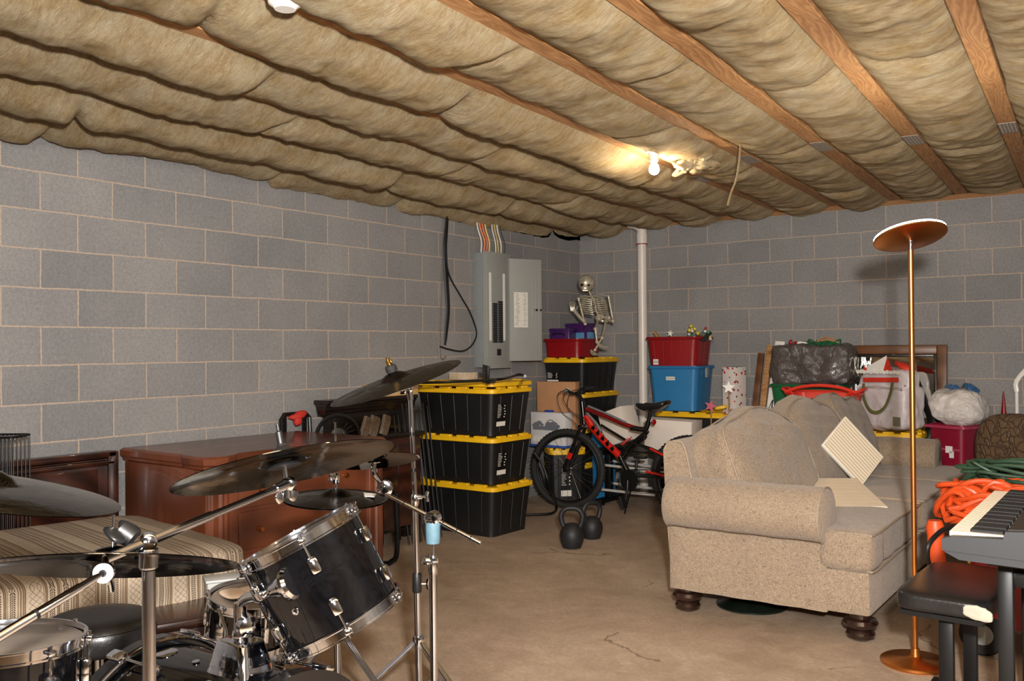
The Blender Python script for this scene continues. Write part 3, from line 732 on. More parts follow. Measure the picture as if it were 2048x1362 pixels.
# rib cage
top, bot = S(1186, 592), S(1191, 622)
for q in range(8):
    f = q/7; c = top.lerp(bot, f)+V((0, 0, 0)); wd = .058+.045*math.sin(pi*(.25+.55*f)); dp = .055+.015*f
    for sg in (-1, 1):
        pts = []
        for a_ in [i/8 for i in range(9)]:
            an = a_*pi*.93
            pts.append(c-FW*(-.05)*math.cos(an)*1.0*dp/.05*.9+RT*sg*wd*math.sin(an)*1.15+V((0, 0, -.035*a_))-FW*0)
        obj('rib', MB().tube(pts, .0054, 6, 2), M['skel'], t)
obj('sternum', MB().soft(S(1183, 606, -.06), (.016, .01, .085), frame(V((0, 0, 1))), 3, 0, 4), M['skel'], t)
def bone(name, a, b, r, par=None):
    a, b = V(a), V(b); d = b-a
    m_ = MB().tube([a, a+d*.08, a+d*.2, a+d*.5, a+d*.8, a+d*.92, b], lambda s: r*(1+.9*abs(2*s-1)**5), 8, 3)
    m_.ball(a, r*1.7, 10, 7).ball(b, r*1.7, 10, 7)
    return obj(name, m_, M['skel'], par or t)
shL, shR = S(1157, 597), S(1217, 592)
obj('collar_bone', MB().tube([S(1183, 594, -.05), S(1170, 592, -.04), shL], .005, 6, 4), M['skel'], t)
obj('collar_bone', MB().tube([S(1187, 592, -.05), S(1200, 589, -.04), shR], .005, 6, 4), M['skel'], t)
obj('shoulder_blade', MB().soft(S(1168, 606, .05), (.05, .012, .07), frame(V((0, 0, 1))), 3, .1, 4).soft(S(1205, 602, .05), (.05, .012, .07), frame(V((0, 0, 1))), 3, .1, 4), M['skel'], t)
elL = S(1170, 648, -.05); bone('upper_arm', shL, elL, .0095)
wrL = S(1147, 622, -.02); bone('forearm', elL, wrL, .006); bone('forearm', elL+V((.012, 0, .0)), wrL+V((.012, 0, .01)), .005)
hd = MB()
for q in range(4): a_ = wrL+RT*(q*.011-.02); hd.tube([a_, a_+UP*.035+RT*(-.008), a_+UP*.065+RT*(-.016+.004*q)+FW*-.01, a_+UP*.078+RT*(-.010)+FW*-.03], .0042, 6, 3)
hd.tube([wrL, wrL+RT*.03+UP*.02, wrL+RT*.042+UP*.045], .0042, 6, 3)
obj('hand', hd, M['skel'], t)
elR = S(1226, 642, -.04); bone('upper_arm', shR, elR, .0095)
wrR = S(1206, 632, -.10); bone('forearm', elR, wrR, .006); bone('forearm', elR+V((0, 0, -.012)), wrR+V((0, 0, -.012)), .005)
hd = MB()
for q in range(4): a_ = wrR+UP*(q*.008-.012); hd.tube([a_, a_-RT*.03, a_-RT*.05-UP*.012, a_-RT*.055-UP*.03], .004, 6, 3)
hd.tube([wrR, wrR-RT*.012-UP*.03, wrR-RT*.025-UP*.045], .004, 6, 3)
obj('hand', hd, M['skel'], t)
obj('pelvis', MB().tube(circ(S(1206, 638), (0, .5, 1), .045, 18), .013, 8, closed=True).soft(S(1196, 636), (.05, .03, .06), None, 2.5, .1, 5).soft(S(1216, 637), (.05, .03, .06), None, 2.5, .1, 5), M['skel'], t)
k1 = S(1191, 658, -.22); bone('thigh', S(1196, 640), k1, .011); bone('shin', k1, S(1194, 684, -.24), .010)
k2 = S(1204, 676, -.20); bone('thigh', S(1212, 642), k2, .011); bone('shin', k2, S(1190, 700, -.24), .009)
ft = MB()
for q in range(5): ft.tube([S(1194, 686, -.24), S(1202, 692, -.26)+RT*(q*.01-.02), S(1211, 695, -.30)+RT*(q*.013-.026)], .005, 6, 3)
obj('foot', ft, M['skel'], t)
ft = MB()
for q in range(5): ft.tube([S(1182, 700, -.16), S(1186, 706, -.2)+RT*(q*.01-.02), S(1192, 710, -.24)+RT*(q*.013-.026)], .005, 6, 3)
obj('foot', ft, M['skel'], t)

# ------------------------------------------------------------------ cardboard box, white printed case, small tote, blue tote behind the wheel
t = thing('cardboard_box', 'large plain brown cardboard box standing behind the white printed case', 'box', (.34, -.97, .502), R(8))
obj('carton', MB().box((0, 0, .285), (.38, .10, .57), bev=.004), M['cardboard'], t)
obj('top_flaps', MB().box((0, 0, .572), (.385, .102, .006)), M['cardboard'], t)
# black tote with slipped yellow lid
tote('storage_tote', 'small black tote with a slipped yellow lid behind the front bike wheel', 'storage tote', (.42, -1.00, 0), R(-45), .31, .33, .50, group=None, sticker=('+x', -.02, .20, .10, .26, True), taper=.84, lidh=.06)
WZ = .502
t = thing('game_case', 'white printed case with blue trim standing on the small black tote', 'case', (.36, -1.12, WZ), R(-4))
obj('case', MB().box((0, 0, .165), (.38, .12, .29), bev=.01), plain('white_printed_board', C(206, 202, 200), .4, 0, .06, 8), t)
obj('blue_base', MB().box((0, 0, .012), (.40, .13, .022), bev=.004), plain('royal_blue_trim', C(44, 78, 150), .4), t)
obj('blue_latch', MB().box((-.02, -.005, .318), (.07, .05, .018), bev=.003), plain('royal_blue_latch', C(40, 64, 150), .4), t)
pr = MB()
for u, v_, s in ((-.12, .20, .035), (-.09, .215, .03), (-.14, .19, .03), (-.06, .2, .02), (.02, .20, .045), (.07, .205, .045), (.11, .19, .03)): pr.ball((u, -.0605, v_), s, 12, 8, (1, .04, .6))
pr.box((-.02, -.0610, .17), (.28, .002, .035))
obj('grey_artwork', pr, plain('grey_artwork_print', C(104, 106, 112), .5), t)
obj('arc_print', MB().tube(circ((.04, -.063, .195), (0, 1, 0), .05, 20, 0, pi), .004, 6), M['print'], t)
ln = MB()
for q in range(7): ln.box((-.14+.045*q, -.0612, .075), (.035, .002, .05), (0, R(12), 0))
obj('panel_print', ln, M['label'], t)
tote('blue_bin', 'tall narrow blue bin standing behind the front wheel of the bike', 'bin', (.63, -.66, 0), R(-4), .20, .18, .64, lid=None, body='blue', taper=.9, ribs=False)

# ------------------------------------------------------------------ supports and bins along the back wall
g3 = 'black totes with yellow lids under the blue tote'
tote('storage_tote', 'lower black tote beneath the light blue tote, behind the rack', 'storage tote', (1.43, -.30, 0), R(0), .74, .44, .40, group=g3)
tote('storage_tote', 'upper black tote with yellow lid directly under the light blue tote', 'storage tote', (1.43, -.30, .40), R(0), .74, .44, .41, group=g3)
BX, BY = 1.20, -.22
t = tote('blue_tote', 'light blue tote with a paper label, standing under the open red tote', 'storage tote', (1.215, -.245, .81), R(3), .48, .45, .39, lid=None, body='blue', taper=.84, ribs=False, sticker=('-y', -.02, .29, .085, .032, False))
obj('latches', MB().box((.245, -.0, .34), (.02, .07, .09), bev=.004).box((.2, .0, .38), (.10, .05, .01), bev=.003), plain('grey_latch', C(120, 130, 136), .5), t)
t = tote('red_tote', 'open dark red tote full of holiday decorations on the light blue tote', 'storage tote', (1.20, -.245, 1.192), R(3), .50, .42, .27, lid=None, body='red', taper=.86, ribs=True, sticker=('-y', -.155, .055, .05, .05, False))
# decorations in the red tote
TZ = 1.21
def D(px, py, y): return pY(px, py, y)
rr = random.Random(11)
t = thing('ornament_bouquet', 'spray of glittery yellow, white and red ornaments in the red tote', 'decoration', (1.30, -.26, TZ), 0, None, world=True)
st = MB()
pts = []
for q in range(22):
    p = D(1375+rr.uniform(0, 46), 652+rr.uniform(0, 26), -.26-rr.uniform(-.06, .08)); pts.append(p); st.tube([V((1.30+rr.uniform(-.04, .04), -.26, TZ)), V((1.30, -.26, 1.40)), p], .002, 5, 3)
obj('stems', st, M['green'], t)
cols_ = [C(214, 190, 60), C(222, 216, 206), C(186, 60, 44), C(70, 130, 120), C(206, 200, 190)]
for i, c in enumerate(cols_):
    om = plain('ornament_%d' % i, c, .2, .2)
    for p in pts[i::5]: obj('bauble', MB().ball(p, .014 if i else .018, 10, 7), om, t)
tag(obj('ornament_star', MB().prism([( .032*math.cos(a_)*(1 if i % 2 == 0 else .45), .032*math.sin(a_)*(1 if i % 2 == 0 else .45)) for i, a_ in enumerate([pi/2+pi*k_/5 for k_ in range(10)])], .008, D(1341, 667, -.3), (pi/2, .2, 0)), M['white']), 'white folded paper ornament poking out left in the red tote', 'decoration')
tag(obj('wooden_stake', MB().box(D(1320, 668, -.25)+V((0, 0, -.06)), (.02, .02, .2), (0, R(-35), 0)), M['joist']), 'thin wooden stake leaning out at the left of the red tote', 'decoration')
tag(obj('wooden_wedge', MB().prism([(0, 0), (.14, 0), (.02, .07)], .02, D(1350, 682, -.25)+V((0, 0, -.02)), (pi/2, 0, 0)), M['joist']), 'tan wooden wedge shape lying in the middle of the red tote', 'decoration')
tag(obj('black_grip', MB().tube([D(1405, 682, -.30), D(1414, 672, -.30), D(1421, 664, -.30)], .018, 10, 3), M['rubber']), 'black rubber handle sticking out at the right end of the red tote', 'decoration')
# gift wrap box with star, small star ornament
t = thing('gift_wrap_box', 'tall narrow box printed with red and grey holiday patterns behind the sofa', 'box', (1.70, -.20, 0), R(-20))
obj('carton', MB().box((0, 0, .60), (.145, .145, 1.20), bev=.003), M['gift'], t)
obj('open_top', MB().box((0, 0, 1.201), (.125, .125, .002)), M['print'], t)
def star(R0, r0, h, loc, rot): return MB().prism([((R0 if i % 2 == 0 else r0)*math.cos(pi/2+pi*i/5), (R0 if i % 2 == 0 else r0)*math.sin(pi/2+pi*i/5)) for i in range(10)], h, loc, rot)
sp2 = pd(1457, 775, 7.95)
t = thing('star_ornament', 'white five-pointed star on a stick in front of the gift wrap box', 'decoration', (sp2.x, sp2.y, 0), 0, None, world=True)
obj('star', star(.058, .026, .012, sp2, (pi/2, 0, R(25))), M['white'], t)
obj('stick', MB().cyl((sp2.x, sp2.y+.01, 0), (sp2.x, sp2.y+.01, sp2.z-.02), .006), M['joist'], t)
sp3 = pd(1421, 812, 7.9)
t = thing('star_ornament', 'pink-red star with a yellow tail showing over the sofa back, right of the blue tote', 'decoration', (sp3.x, sp3.y, 0), 0, None, world=True)
obj('star', star(.055, .024, .012, sp3, (pi/2, .3, R(20))), plain('pink_red_card', C(176, 44, 72), .5), t)
obj('tail', MB().soft(pd(1442, 815, 7.88), (.11, .03, .035), (0, R(-10), R(20)), 2.5, .1, 5), M['yellow'], t)
obj('stick', MB().cyl((sp3.x, sp3.y+.01, 0), (sp3.x, sp3.y+.01, sp3.z-.02), .006), M['joist'], t)
# boards leaning on the wall
for nm_, pl, pr_, yb, yt, wd, mt, lb in (
    ('wooden_board', 1516, 706, -.30, -.03, .055, 'frame', 'narrow brown wooden board leaning on the back wall left of the grey bag'),
    ('wooden_board', 1533, 690, -.34, -.03, .05, 'joist', 'pale yellow wooden plank leaning right beside the brown board')):
    p = pY(pl, pr_, yt); L = math.hypot(p.z, yt-yb)
    o = obj(nm_, MB().at((p.x, (yt+yb)/2-.01, p.z/2), (-math.atan2(yt-yb, p.z), R(3), 0)).box((0, 0, 0), (wd, .022, L), bev=.002), M[mt]); tag(o, lb, 'board')
p = pY(1549, 684, -.06); t = thing('white_track', 'white slotted plastic track leaning against the wall beside the grey bag', 'board', (p.x, -.2, 0))
mm = ((0, 0, p.z/2), (-math.atan2(.30, p.z), R(4), 0))
obj('strip', MB().at(*mm).box((0, 0, 0), (.085, .03, p.z*1.03), bev=.004), M['white'], t)
obj('slots', MB().at(*mm).box((.005, -.017, .42), (.010, .004, .22)).box((.005, -.017, .12), (.010, .004, .18)).tube([(.0, -.018, .20), (-.022, -.018, .10), (-.01, -.018, -.05)], .004, 6, 4), M['blackp'], t)

# green tub, grey bag, red basket, white bag, mirror
g4 = 'black totes hidden behind the sofa under the bins'
for q, (x, y, lb) in enumerate(((2.36, -.225, 'green tub'), (3.02, -.42, 'white shopping bag'))):
    for z in (0, .36): tote('storage_tote', ('upper' if z else 'lower')+' black tote hidden behind the sofa beneath the '+lb, 'storage tote', (x, y, z), 0, .60, .38, .36, group=g4, ribs=False)
GZ = .722
tote('green_tub', 'round-cornered dark green tub behind the red basket, under the grey bag', 'tub', (2.385, -.22, GZ), 0, .60, .36, .33, lid=None, body='green', taper=.88, ribs=False)
t = thing('garbage_bag', 'shiny dark grey garbage bag filled with holiday greenery on the green tub', 'bag', (2.42, -.22, GZ+.335))
def bagdef(p):
    q = V(p); q.x *= 1-.10*(q.z+.16)/.32 if q.z < 0 else 1.0
    return q
obj('sack', MB().soft((-.01, 0, .165), (.66, .36, .35), None, 9, .04, 20, .035, 7, 3), M['bagdark'], t)
gr = MB(); rr = random.Random(5)
for q in range(16):
    x = rr.uniform(-.05, .24); gr.tube([(x, -.08, .31), (x+rr.uniform(-.05, .05), -.1, .35+rr.uniform(0, .03)), (x+rr.uniform(-.1, .1), -.12, .325)], .006, 5, 4)
obj('greenery', gr, M['green'], t)
obj('red_bow', MB().soft((-.12, -.1, .345), (.07, .05, .035), (0, .3, 0), 2.2, .1, 5, .01).soft((-.17, -.1, .355), (.03, .03, .05), None, 2.2, .1, 5), M['red'], t)
obj('white_tag', MB().soft((-.07, -.11, .345), (.09, .04, .035), (0, .1, 0), 3, .1, 5), M['white'], t)
obj('wicker_twigs', MB().tube([(.05, -.1, .36), (.14, -.12, .375), (.22, -.1, .35)], .008, 6, 4).tube([(.06, -.12, .37), (.12, -.12, .395), (.2, -.12, .38)], .005, 6, 4), M['joist'], t)
# red laundry basket on a maroon box
t = thing('maroon_box', 'closed maroon storage box standing behind the sofa under the red basket', 'box', (2.60, -.60, 0), R(0))
obj('body', MB().loft([rrect(.44, .28, .03, 0), rrect(.46, .30, .03, .66)]), M['maroon'], t); obj('lid', MB().loft([rrect(.48, .31, .03, .66), rrect(.48, .31, .03, .70)]), M['maroon'], t)
t = thing('laundry_basket', 'bright red plastic laundry basket with handles, in front of the green tub', 'basket', (2.60, -.59, .712), R(5))
n = 48
def brg(L, Wd, z, a=0): return [V((p.x, p.y, p.z-(.13*max(0, 1-abs(p.x/(.36*L))**4) if (z > .25 and p.y < -.25*Wd) else 0))) for p in rrect(L, Wd, .12, z, 16)]
obj('basket', MB().loft([brg(.44, .26, 0), brg(.56, .30, .27), brg(.58, .32, .28), brg(.60, .34, .30), brg(.58, .32, .31), brg(.55, .29, .29), brg(.43, .25, .012), brg(.1, .05, .012)]), M['redorange'], t)
ho = MB()
for sg in (-1, 1): ho.tube([(sg*.255, -.1, .30), (sg*.30, -.09, .325), (sg*.315, 0, .33), (sg*.30, .09, .325), (sg*.255, .1, .30)], .012, 8, 4)
obj('handles', ho, M['redorange'], t)
obj('raised_rim', MB().tube([(-.27, -.14, .305), (-.15, -.15, .345), (0, -.155, .36), (.15, -.15, .345), (.27, -.14, .305)], .014, 8, 5), M['redorange'], t)
# mirror
mxl, mxr = 2.62, 3.40
t = thing('framed_mirror', 'large brown framed mirror leaning against the back wall', 'mirror', ((mxl+mxr)/2, -.13, 0), 0)
tl = R(-4); m_ = MB().at((0, 0, 0), (tl, 0, 0)); W_, H_ = .80, 1.385; f_ = .075
m_.box((-W_/2+f_/2, 0, H_/2), (f_, .035, H_), bev=.008).box((W_/2-f_/2, 0, H_/2), (f_, .035, H_), bev=.008).box((0, 0, H_-f_/2), (W_-2*f_, .035, f_), bev=.008).box((0, 0, f_/2), (W_-2*f_, .035, f_), bev=.008)
obj('frame', m_, M['frame'], t)
m_ = MB().at((0, 0, 0), (tl, 0, 0)); g_ = .022
for sx_ in (-1, 1): m_.box((sx_*(W_/2-f_-g_/2), -.004, H_/2), (g_, .03, H_-2*f_), bev=.003)
for zz in (f_+g_/2, H_-f_-g_/2): m_.box((0, -.004, zz), (W_-2*f_-2*g_, .03, g_), bev=.003)
obj('inner_moulding', m_, M['blackwood'], t)
obj('mirror_glass', MB().at((0, 0, 0), (tl, 0, 0)).box((0, .004, H_/2), (W_-2*f_-2*g_, .006, H_-2*f_-2*g_)), M['mirror'], t)
# white shopping bag with tent print
WB = pd(1766, 800, 7.25); bw, bh, bd = .50, .44, .26
t = thing('shopping_bag', 'white shopping bag with red tent artwork and olive handle beside the sofa arm', 'bag', (WB.x+.06, -.42, .722), R(-30))
def shp(p):
    q = V(p); 
    if q.z > .1: q.y *= .6
    return q
obj('bag_body', MB().soft((0, 0, .235), (.50, .26, .47), None, 8, .05, 18, .022, 6, 2, shp), M['tarp'], t)
hd = MB().tube([(-.13, -.135, .36), (-.12, -.15, .26), (-.06, -.155, .16), (.02, -.155, .14), (.10, -.155, .19), (.15, -.15, .30), (.155, -.135, .375)], .014, 8, 5, flat=(.25, 1))
obj('handle', hd, M['olive'], t)
art = MB().at((0, -.118, .46), (pi/2, 0, 0))
art.prism([(-.18, 0), (.10, 0), (.085, .12)], .003)
obj('white_tent_print', art, M['white'], t)
art = MB().at((0, -.1205, .46), (pi/2, 0, 0)); art.prism([(.05, -.01), (.15, -.01), (.095, .11)], .003).prism([(-.15, -.005), (-.08, -.005), (-.14, .035)], .003).prism([(-.15, -.055), (.20, -.045), (.20, -.08), (-.15, -.09)], .003)
obj('red_tent_print', art, M['redp'], t)
art = MB().at((0, -.123, .445), (pi/2, 0, 0))
for q in range(13): art.lathe([(.016, 0), (.016, .004)], (-.2+q*.033, .005+.004*(q % 2), 0), seg=12)
obj('scalloped_trim', art, M['white'], t)
obj('care_tag', MB().box((.19, -.136, .08), (.07, .003, .07)), plain('olive_grey_tag', C(110, 108, 84), .6), t)
obj('red_strap', MB().soft((.13, .0, .50), (.16, .07, .05), (0, .3, 0), 2.5, .1, 6, .02, 14), M['redp'], t)
# black strap bag beside it
sb = pd(1850, 830, 7.0)
t = thing('shoulder_strap', 'wide black strap hanging in front of the mirror right of the shopping bag', 'strap', (sb.x, sb.y, 0), 0, None, world=True)
obj('strap', MB().tube([pd(1826, 748, 7.15), pd(1838, 775, 7.1), pd(1852, 810, 7.05), pd(1862, 840, 7.05), pd(1858, 860, 7.05), pd(1850, 880, 7.05)], .034, 8, 5, flat=(.25, 1)), M['blackp'], t)
q0 = pd(1845, 890, 7.05)
obj('bag_body', MB().soft((q0.x, q0.y+.02, .26), (.16, .10, .52), None, 5, .1, 8, .02, 8), plain('clear_grey_plastic', C(150, 146, 146), .25, 0, .3), t)
obj('clear_cover', MB().soft(pd(1846, 790, 7.2), (.13, .03, .36), (0, R(-6), R(-30)), 5, .1, 8, .02, 8), plain('grey_film', C(172, 166, 160), .2, 0, .2), t)
# maroon totes with white sack
mb_ = pd(1917, 890, 6.85)
t = tote('maroon_tote', 'lower maroon tote by the back wall, right of the mirror', 'storage tote', (mb_.x, mb_.y, 0), R(-25), .40, .36, .44, lid=None, body='maroon', taper=.9, ribs=False)
t = tote('maroon_tote', 'upper maroon tote with a torn white label, under the white plastic sack', 'storage tote', (mb_.x, mb_.y, .441), R(-25), .30, .32, .34, lid=None, body='maroon', taper=.9, ribs=False)
obj('rim_flange', MB().loft([rrect(.34, .36, .03, .325), rrect(.34, .36, .03, .345), rrect(.30, .32, .03, .346)]), plain('translucent_maroon', C(156, 52, 76), .3), t)
obj('torn_label', MB().box((.03, -.156, .17), (.055, .004, .05)).box((.05, -.156, .135), (.035, .004, .05)), M['white'], t)
obj('recessed_panel', MB().box((.0, -.154, .17), (.23, .004, .015)), plain('pink_panel', C(160, 70, 90), .4), t)
pw = V((mb_.x, mb_.y, .79))
t = thing('plastic_sack', 'crumpled white plastic sack on the upper maroon tote', 'bag', (pw.x, pw.y, pw.z), 0)
obj('sack', MB().soft((0, 0, .13), (.38, .34, .28), None, 2.8, .1, 18, .028, 6, 4), M['bagwhite'], t)
obj('blue_bundle', MB().soft((.10, -.02, .265), (.12, .09, .05), (0, .5, 0), 2.2, .1, 8, .03, 20).soft((-.03, -.02, .275), (.10, .08, .035), (0, .1, 0), 2.2, .1, 8, .03, 20), plain('shiny_blue_wrap', C(60, 104, 150), .2, .2, .4), t)
# red cone and white stand at the right edge
c0 = pd(2008, 830, 6.9)
t = thing('red_cone', 'slim red cone shape standing by the back wall above the brown chair', 'cone', (c0.x, c0.y, 0), 0)
obj('cone', MB().lathe([(.05, 0), (.035, .74), (.016, .88), (.003, 1.03)], seg=16), M['red'], t)
c1 = pd(2034, 830, 7.0)
t = thing('white_stand', 'thin white metal stand with an angled top bar by the wall at the right', 'stand', (c1.x, c1.y+.0, 0), 0)
obj('post', MB().cyl((0, 0, 0), (0, 0, 1.02), .014), M['ceramic'], t)
obj('top_bar', MB().tube([(0, 0, 1.02), (.0, 0, 1.10), (.09, .0, 1.22)], .018, 8, 3, flat=(.5, 1)), M['ceramic'], t)
obj('foot_plate', MB().box((0, 0, .01), (.16, .16, .02), bev=.004), M['ceramic'], t)
# brown crackled armchair cut by the right edge
c2 = pd(2030, 900, 5.95)
t = thing('brown_armchair', 'brown crackled vinyl armchair with a rounded back at the right edge', 'armchair', (c2.x+.10, c2.y-.02, 0), R(148))
obj('back', MB().soft((0, 0, .60), (.72, .26, .66), None, 5, .05, 16, .006, 6), M['crackle'], t)
obj('seat', MB().soft((0, -.34, .34), (.66, .62, .24), None, 6, .1, 12), M['crackle'], t)
for sg in (-1, 1):
    obj('armrest', MB().soft((sg*.36, -.30, .38), (.14, .64, .46), None, 5, .05, 10), M['crackle'], t)
    for yy in (-.52, .05): obj('leg', MB().cyl((sg*.28, yy, 0), (sg*.28, yy, .27), .02, .026), M['bunwood'], t)
# ================================================================== bike
BY0 = -1.28
t = thing('bicycle', 'black and red full-suspension mountain bike standing behind the kettlebells', 'bicycle', (1.0, BY0, 0), 0, None, world=True)
def B(px, py, dy=0): return pY(px, py, BY0+dy)
fwc = pd(1135, 930, 8.0); fwc = V((pY(1135, 930, BY0).x, BY0, .345)); rwc = V((fwc.x+1.14, BY0, .345))
def wheel(c, ax, nm):
    wt = obj('tyre', MB().tube(circ(c, ax, .315, 56), .027, 10, closed=True), M['rubber'], t)
    kn = MB()
    fr = frame(ax)
    for q in range(64):
        a_ = 2*pi*q/64
        for s in (-.013, .013):
            p = V(c)+fr@V((.341*math.cos(a_), .341*math.sin(a_), s)); kn.box(p, (.012, .010, .006), frame(fr@V((math.cos(a_), math.sin(a_), 0)), ax))
    obj('tread', kn, M['rubber'], wt)
    obj('rim', MB().tube(circ(c, ax, .283, 48), .011, 8, closed=True, flat=(1, 1)), M['blackm'], wt)
    sp = MB()
    for q in range(28):
        a_ = 2*pi*q/28; sgn = .028 if q % 2 else -.028; b_ = a_+(.5 if q % 4 < 2 else -.5)
        sp.tube([V(c)+fr@V((.02*math.cos(b_), .02*math.sin(b_), sgn)), V(c)+fr@V((.278*math.cos(a_), .278*math.sin(a_), 0))], .0011, 4)
    obj('spokes', sp, M['chrome2'], wt)
    hb = MB(); hb.M = Matrix.Translation(V(c)) @ fr.to_4x4(); hb.lathe([(.008, -.06), (.008, -.045), (.025, -.03), (.014, -.02), (.014, .02), (.025, .03), (.008, .045), (.008, .06)], seg=16)
    obj('hub', hb, M['blackm'], wt)
    return wt
fax = V((-math.sin(R(9.5)), math.cos(R(9.5)), 0))
wheel(fwc, fax, 'f'); wheel(rwc, V((0, 1, 0)), 'r')
side = V((math.cos(R(9.5)), math.sin(R(9.5)), 0))
hd_top, hd_bot = B(1164, 808), B(1170, 842)
# fork
crown = hd_bot+V((-.015, 0, -.04))
fk = MB()
for s in (-.065, .065):
    a_ = crown+fax*s; ax_ = fwc+fax*s
    fk.tube([a_, a_.lerp(ax_, .5)], .016, 10); fk.tube([a_.lerp(ax_, .42), ax_+V((0, 0, .015))], .021, 10); fk.box(ax_, (.03, .012, .04), bev=.004)
fk.box(crown, (.05, .15, .03), Euler((0, 0, R(9.5))), bev=.01)
o = obj('fork', fk, M['bikeblack'], t)
dec = MB()
for s in (-.0665,):
    a_ = crown.lerp(fwc, .60)+fax*s; dec.tube([a_, a_.lerp(fwc+fax*s, .35)], .0216, 10)
obj('fork_decal', dec, M['bikered'], o)
obj('head_tube', MB().cyl(hd_bot+V((-.008, 0, -.03)), hd_top+V((0, 0, .02)), .024, seg=16), M['bikeblack'], t)
# handlebar
st0 = B(1160, 792)
obj('stem', MB().tube([hd_top+V((0, 0, .03)), st0+V((0, 0, .0)), B(1150, 786)], .016, 10), M['blackm'], t)
hbc = B(1150, 786)
hbm = MB().tube([hbc-fax*.32+side*.05+V((0, 0, .03)), hbc-fax*.18+V((0, 0, .03)), hbc-fax*.06, hbc+fax*.06, hbc+fax*.18+V((0, 0, .03)), hbc+fax*.32+side*.05+V((0, 0, .03))], .013, 10, 5)
obj('handlebar', hbm, M['blackm'], t)
for s in (-1, 1):
    e_ = hbc+fax*s*.32+side*.05+V((0, 0, .03)); i_ = hbc+fax*s*.20+side*.005+V((0, 0, .03))
    g_ = obj('grip', MB().tube([i_, e_], .018, 10), M['rubber'], t)
    obj('brake_lever', MB().tube([i_-side*.02, i_-side*.05+V((0, 0, -.01)), i_.lerp(e_, .8)-side*.07+V((0, 0, -.02))], .006, 6, 4), M['chrome2'], g_)
obj('reflector', MB().box(hbc+V((-.03, -.06, .03)), (.012, .06, .03), (0, 0, R(9.5)), bev=.004), M['white'], t)
cb = MB()
cb.tube([hbc+V((-.02, -.15, .03)), hbc+V((-.10, -.12, -.02)), hbc+V((-.10, -.06, -.16)), hbc+V((0.02, -.03, -.26)), crown+V((0, -.08, -.1))], .0028, 6, 6)
cb.tube([hbc+V((-.02, .15, .03)), hbc+V((-.09, .08, 0)), hbc+V((-.07, 0, -.14)), hd_bot+V((.02, -.03, .0))], .0028, 6, 6)
cb.tube([hbc+V((-.02, -.10, .03)), hbc+V((-.06, -.09, -.05)), hbc+V((-.01, -.05, -.15)), hd_bot+V((.05, -.03, .01))], .0028, 6, 6)
obj('brake_cables', cb, M['blackp'], t)
# frame
tt0, tt1 = B(1172, 818), B(1290, 858)
obj('top_tube', MB().tube([tt0, B(1210, 832), B(1250, 849), B(1275, 857), tt1], .016, 12, 4, flat=(1, 1.2)), M['darkred2'], t)
obj('top_tube_stripe', MB().tube([B(1176, 812, -.012), B(1215, 828, -.02), B(1252, 845, -.02)], .009, 8, 4), M['bikegrey'], t)
obj('seat_tube_joint', MB().tube([B(1262, 856), tt1, B(1296, 845)], .021, 12, 4), M['bikeblack'], t)
dt0, dt1 = B(1171, 832), B(1240, 912)
o = obj('down_tube', MB().tube([dt0, B(1186, 856), B(1210, 884), dt1], .026, 12, 4, flat=(1, 1.2)), M['bikered'], t)
dm = MB()
for q in range(5):
    a_ = B(1186+q*9.5, 856+q*10.5, -.028); dm.box(a_, (.035, .005, .03), (0, R(45+(20 if q % 2 else -20)), 0), bev=.002)
    dm.box(a_+V((.008, 0, .006)), (.010, .005, .05), (0, R(10), 0), bev=.002)
obj('down_tube_lettering', dm, M['bikeblack'], o)
obj('down_tube_stripe', MB().tube([B(1174, 826, -.02), B(1192, 846, -.024), B(1202, 862, -.024)], .010, 8, 4), M['bikegrey'], o)
bb = V((B(1263, 945).x, BY0, .30))
obj('lower_frame', MB().tube([dt1, B(1246, 925), bb], .024, 12, 4).tube([dt1, B(1262, 890), B(1296, 862)], .018, 10, 4).tube([B(1246, 920), B(1265, 897), B(1293, 872)], .012, 10, 4), M['bikeblack'], t)
obj('mid_strut', MB().tube([B(1202, 850), B(1228, 866), B(1254, 882)], .011, 10, 3), M['bikeblack'], t)
obj('shock_spring', MB().tube([B(1243, 890)+V((.03*0+.012*math.cos(q*.9), .022*math.sin(q*.9), 0))+ (B(1258, 876)-B(1240, 892))*(q/50) for q in range(50)], .004, 6), M['bikered'], t)
for s in (-.055, .055):
    r_ = rwc+V((0, s, 0))
    obj('swing_arm', MB().tube([bb+V((0, s*.6, .03)), r_.lerp(bb, .5)+V((0, 0, .02)), r_], .012, 8, 3).tube([B(1262, 884, s*.5), (B(1262, 884, s*.5)+r_)/2+V((0, 0, .05)), r_], .011, 8, 3), M['bikeblack'], t)
obj('swing_arm_accent', MB().tube([B(1300, 897, -.07), B(1318, 906, -.07), B(1334, 914, -.07)], .009, 8, 3), M['bikered'], t)
obj('swing_arm_accent', MB().tube([B(1292, 943, -.07), B(1330, 952, -.07)], .010, 8, 3), M['bikered'], t)
sp0, sp1 = B(1288, 878), B(1302, 822)
obj('seat_post', MB().cyl(sp0, sp1, .0155, seg=14), M['blackm'], t)
obj('seat_clamp', MB().lathe([(.022, 0), (.022, .03)], B(1295, 850), sp1-sp0, 14), M['blackm'], t)
def sad(p):
    q = V(p); f = (q.x+.14)/.28
    q.y *= .32+.95*max(0, f)**1.6; q.z += .03*(2*f-1)**2-.012
    if f < .3: q.z -= .01
    return q
sc_ = B(1304, 814); sc_.z += 0
sd_ = obj('saddle', MB().soft(sc_+V((.005, 0, .015)), (.29, .18, .065), (0, R(-4), R(4)), 3, .15, 12, 0, 4, 0, sad), M['vinyl'], t)
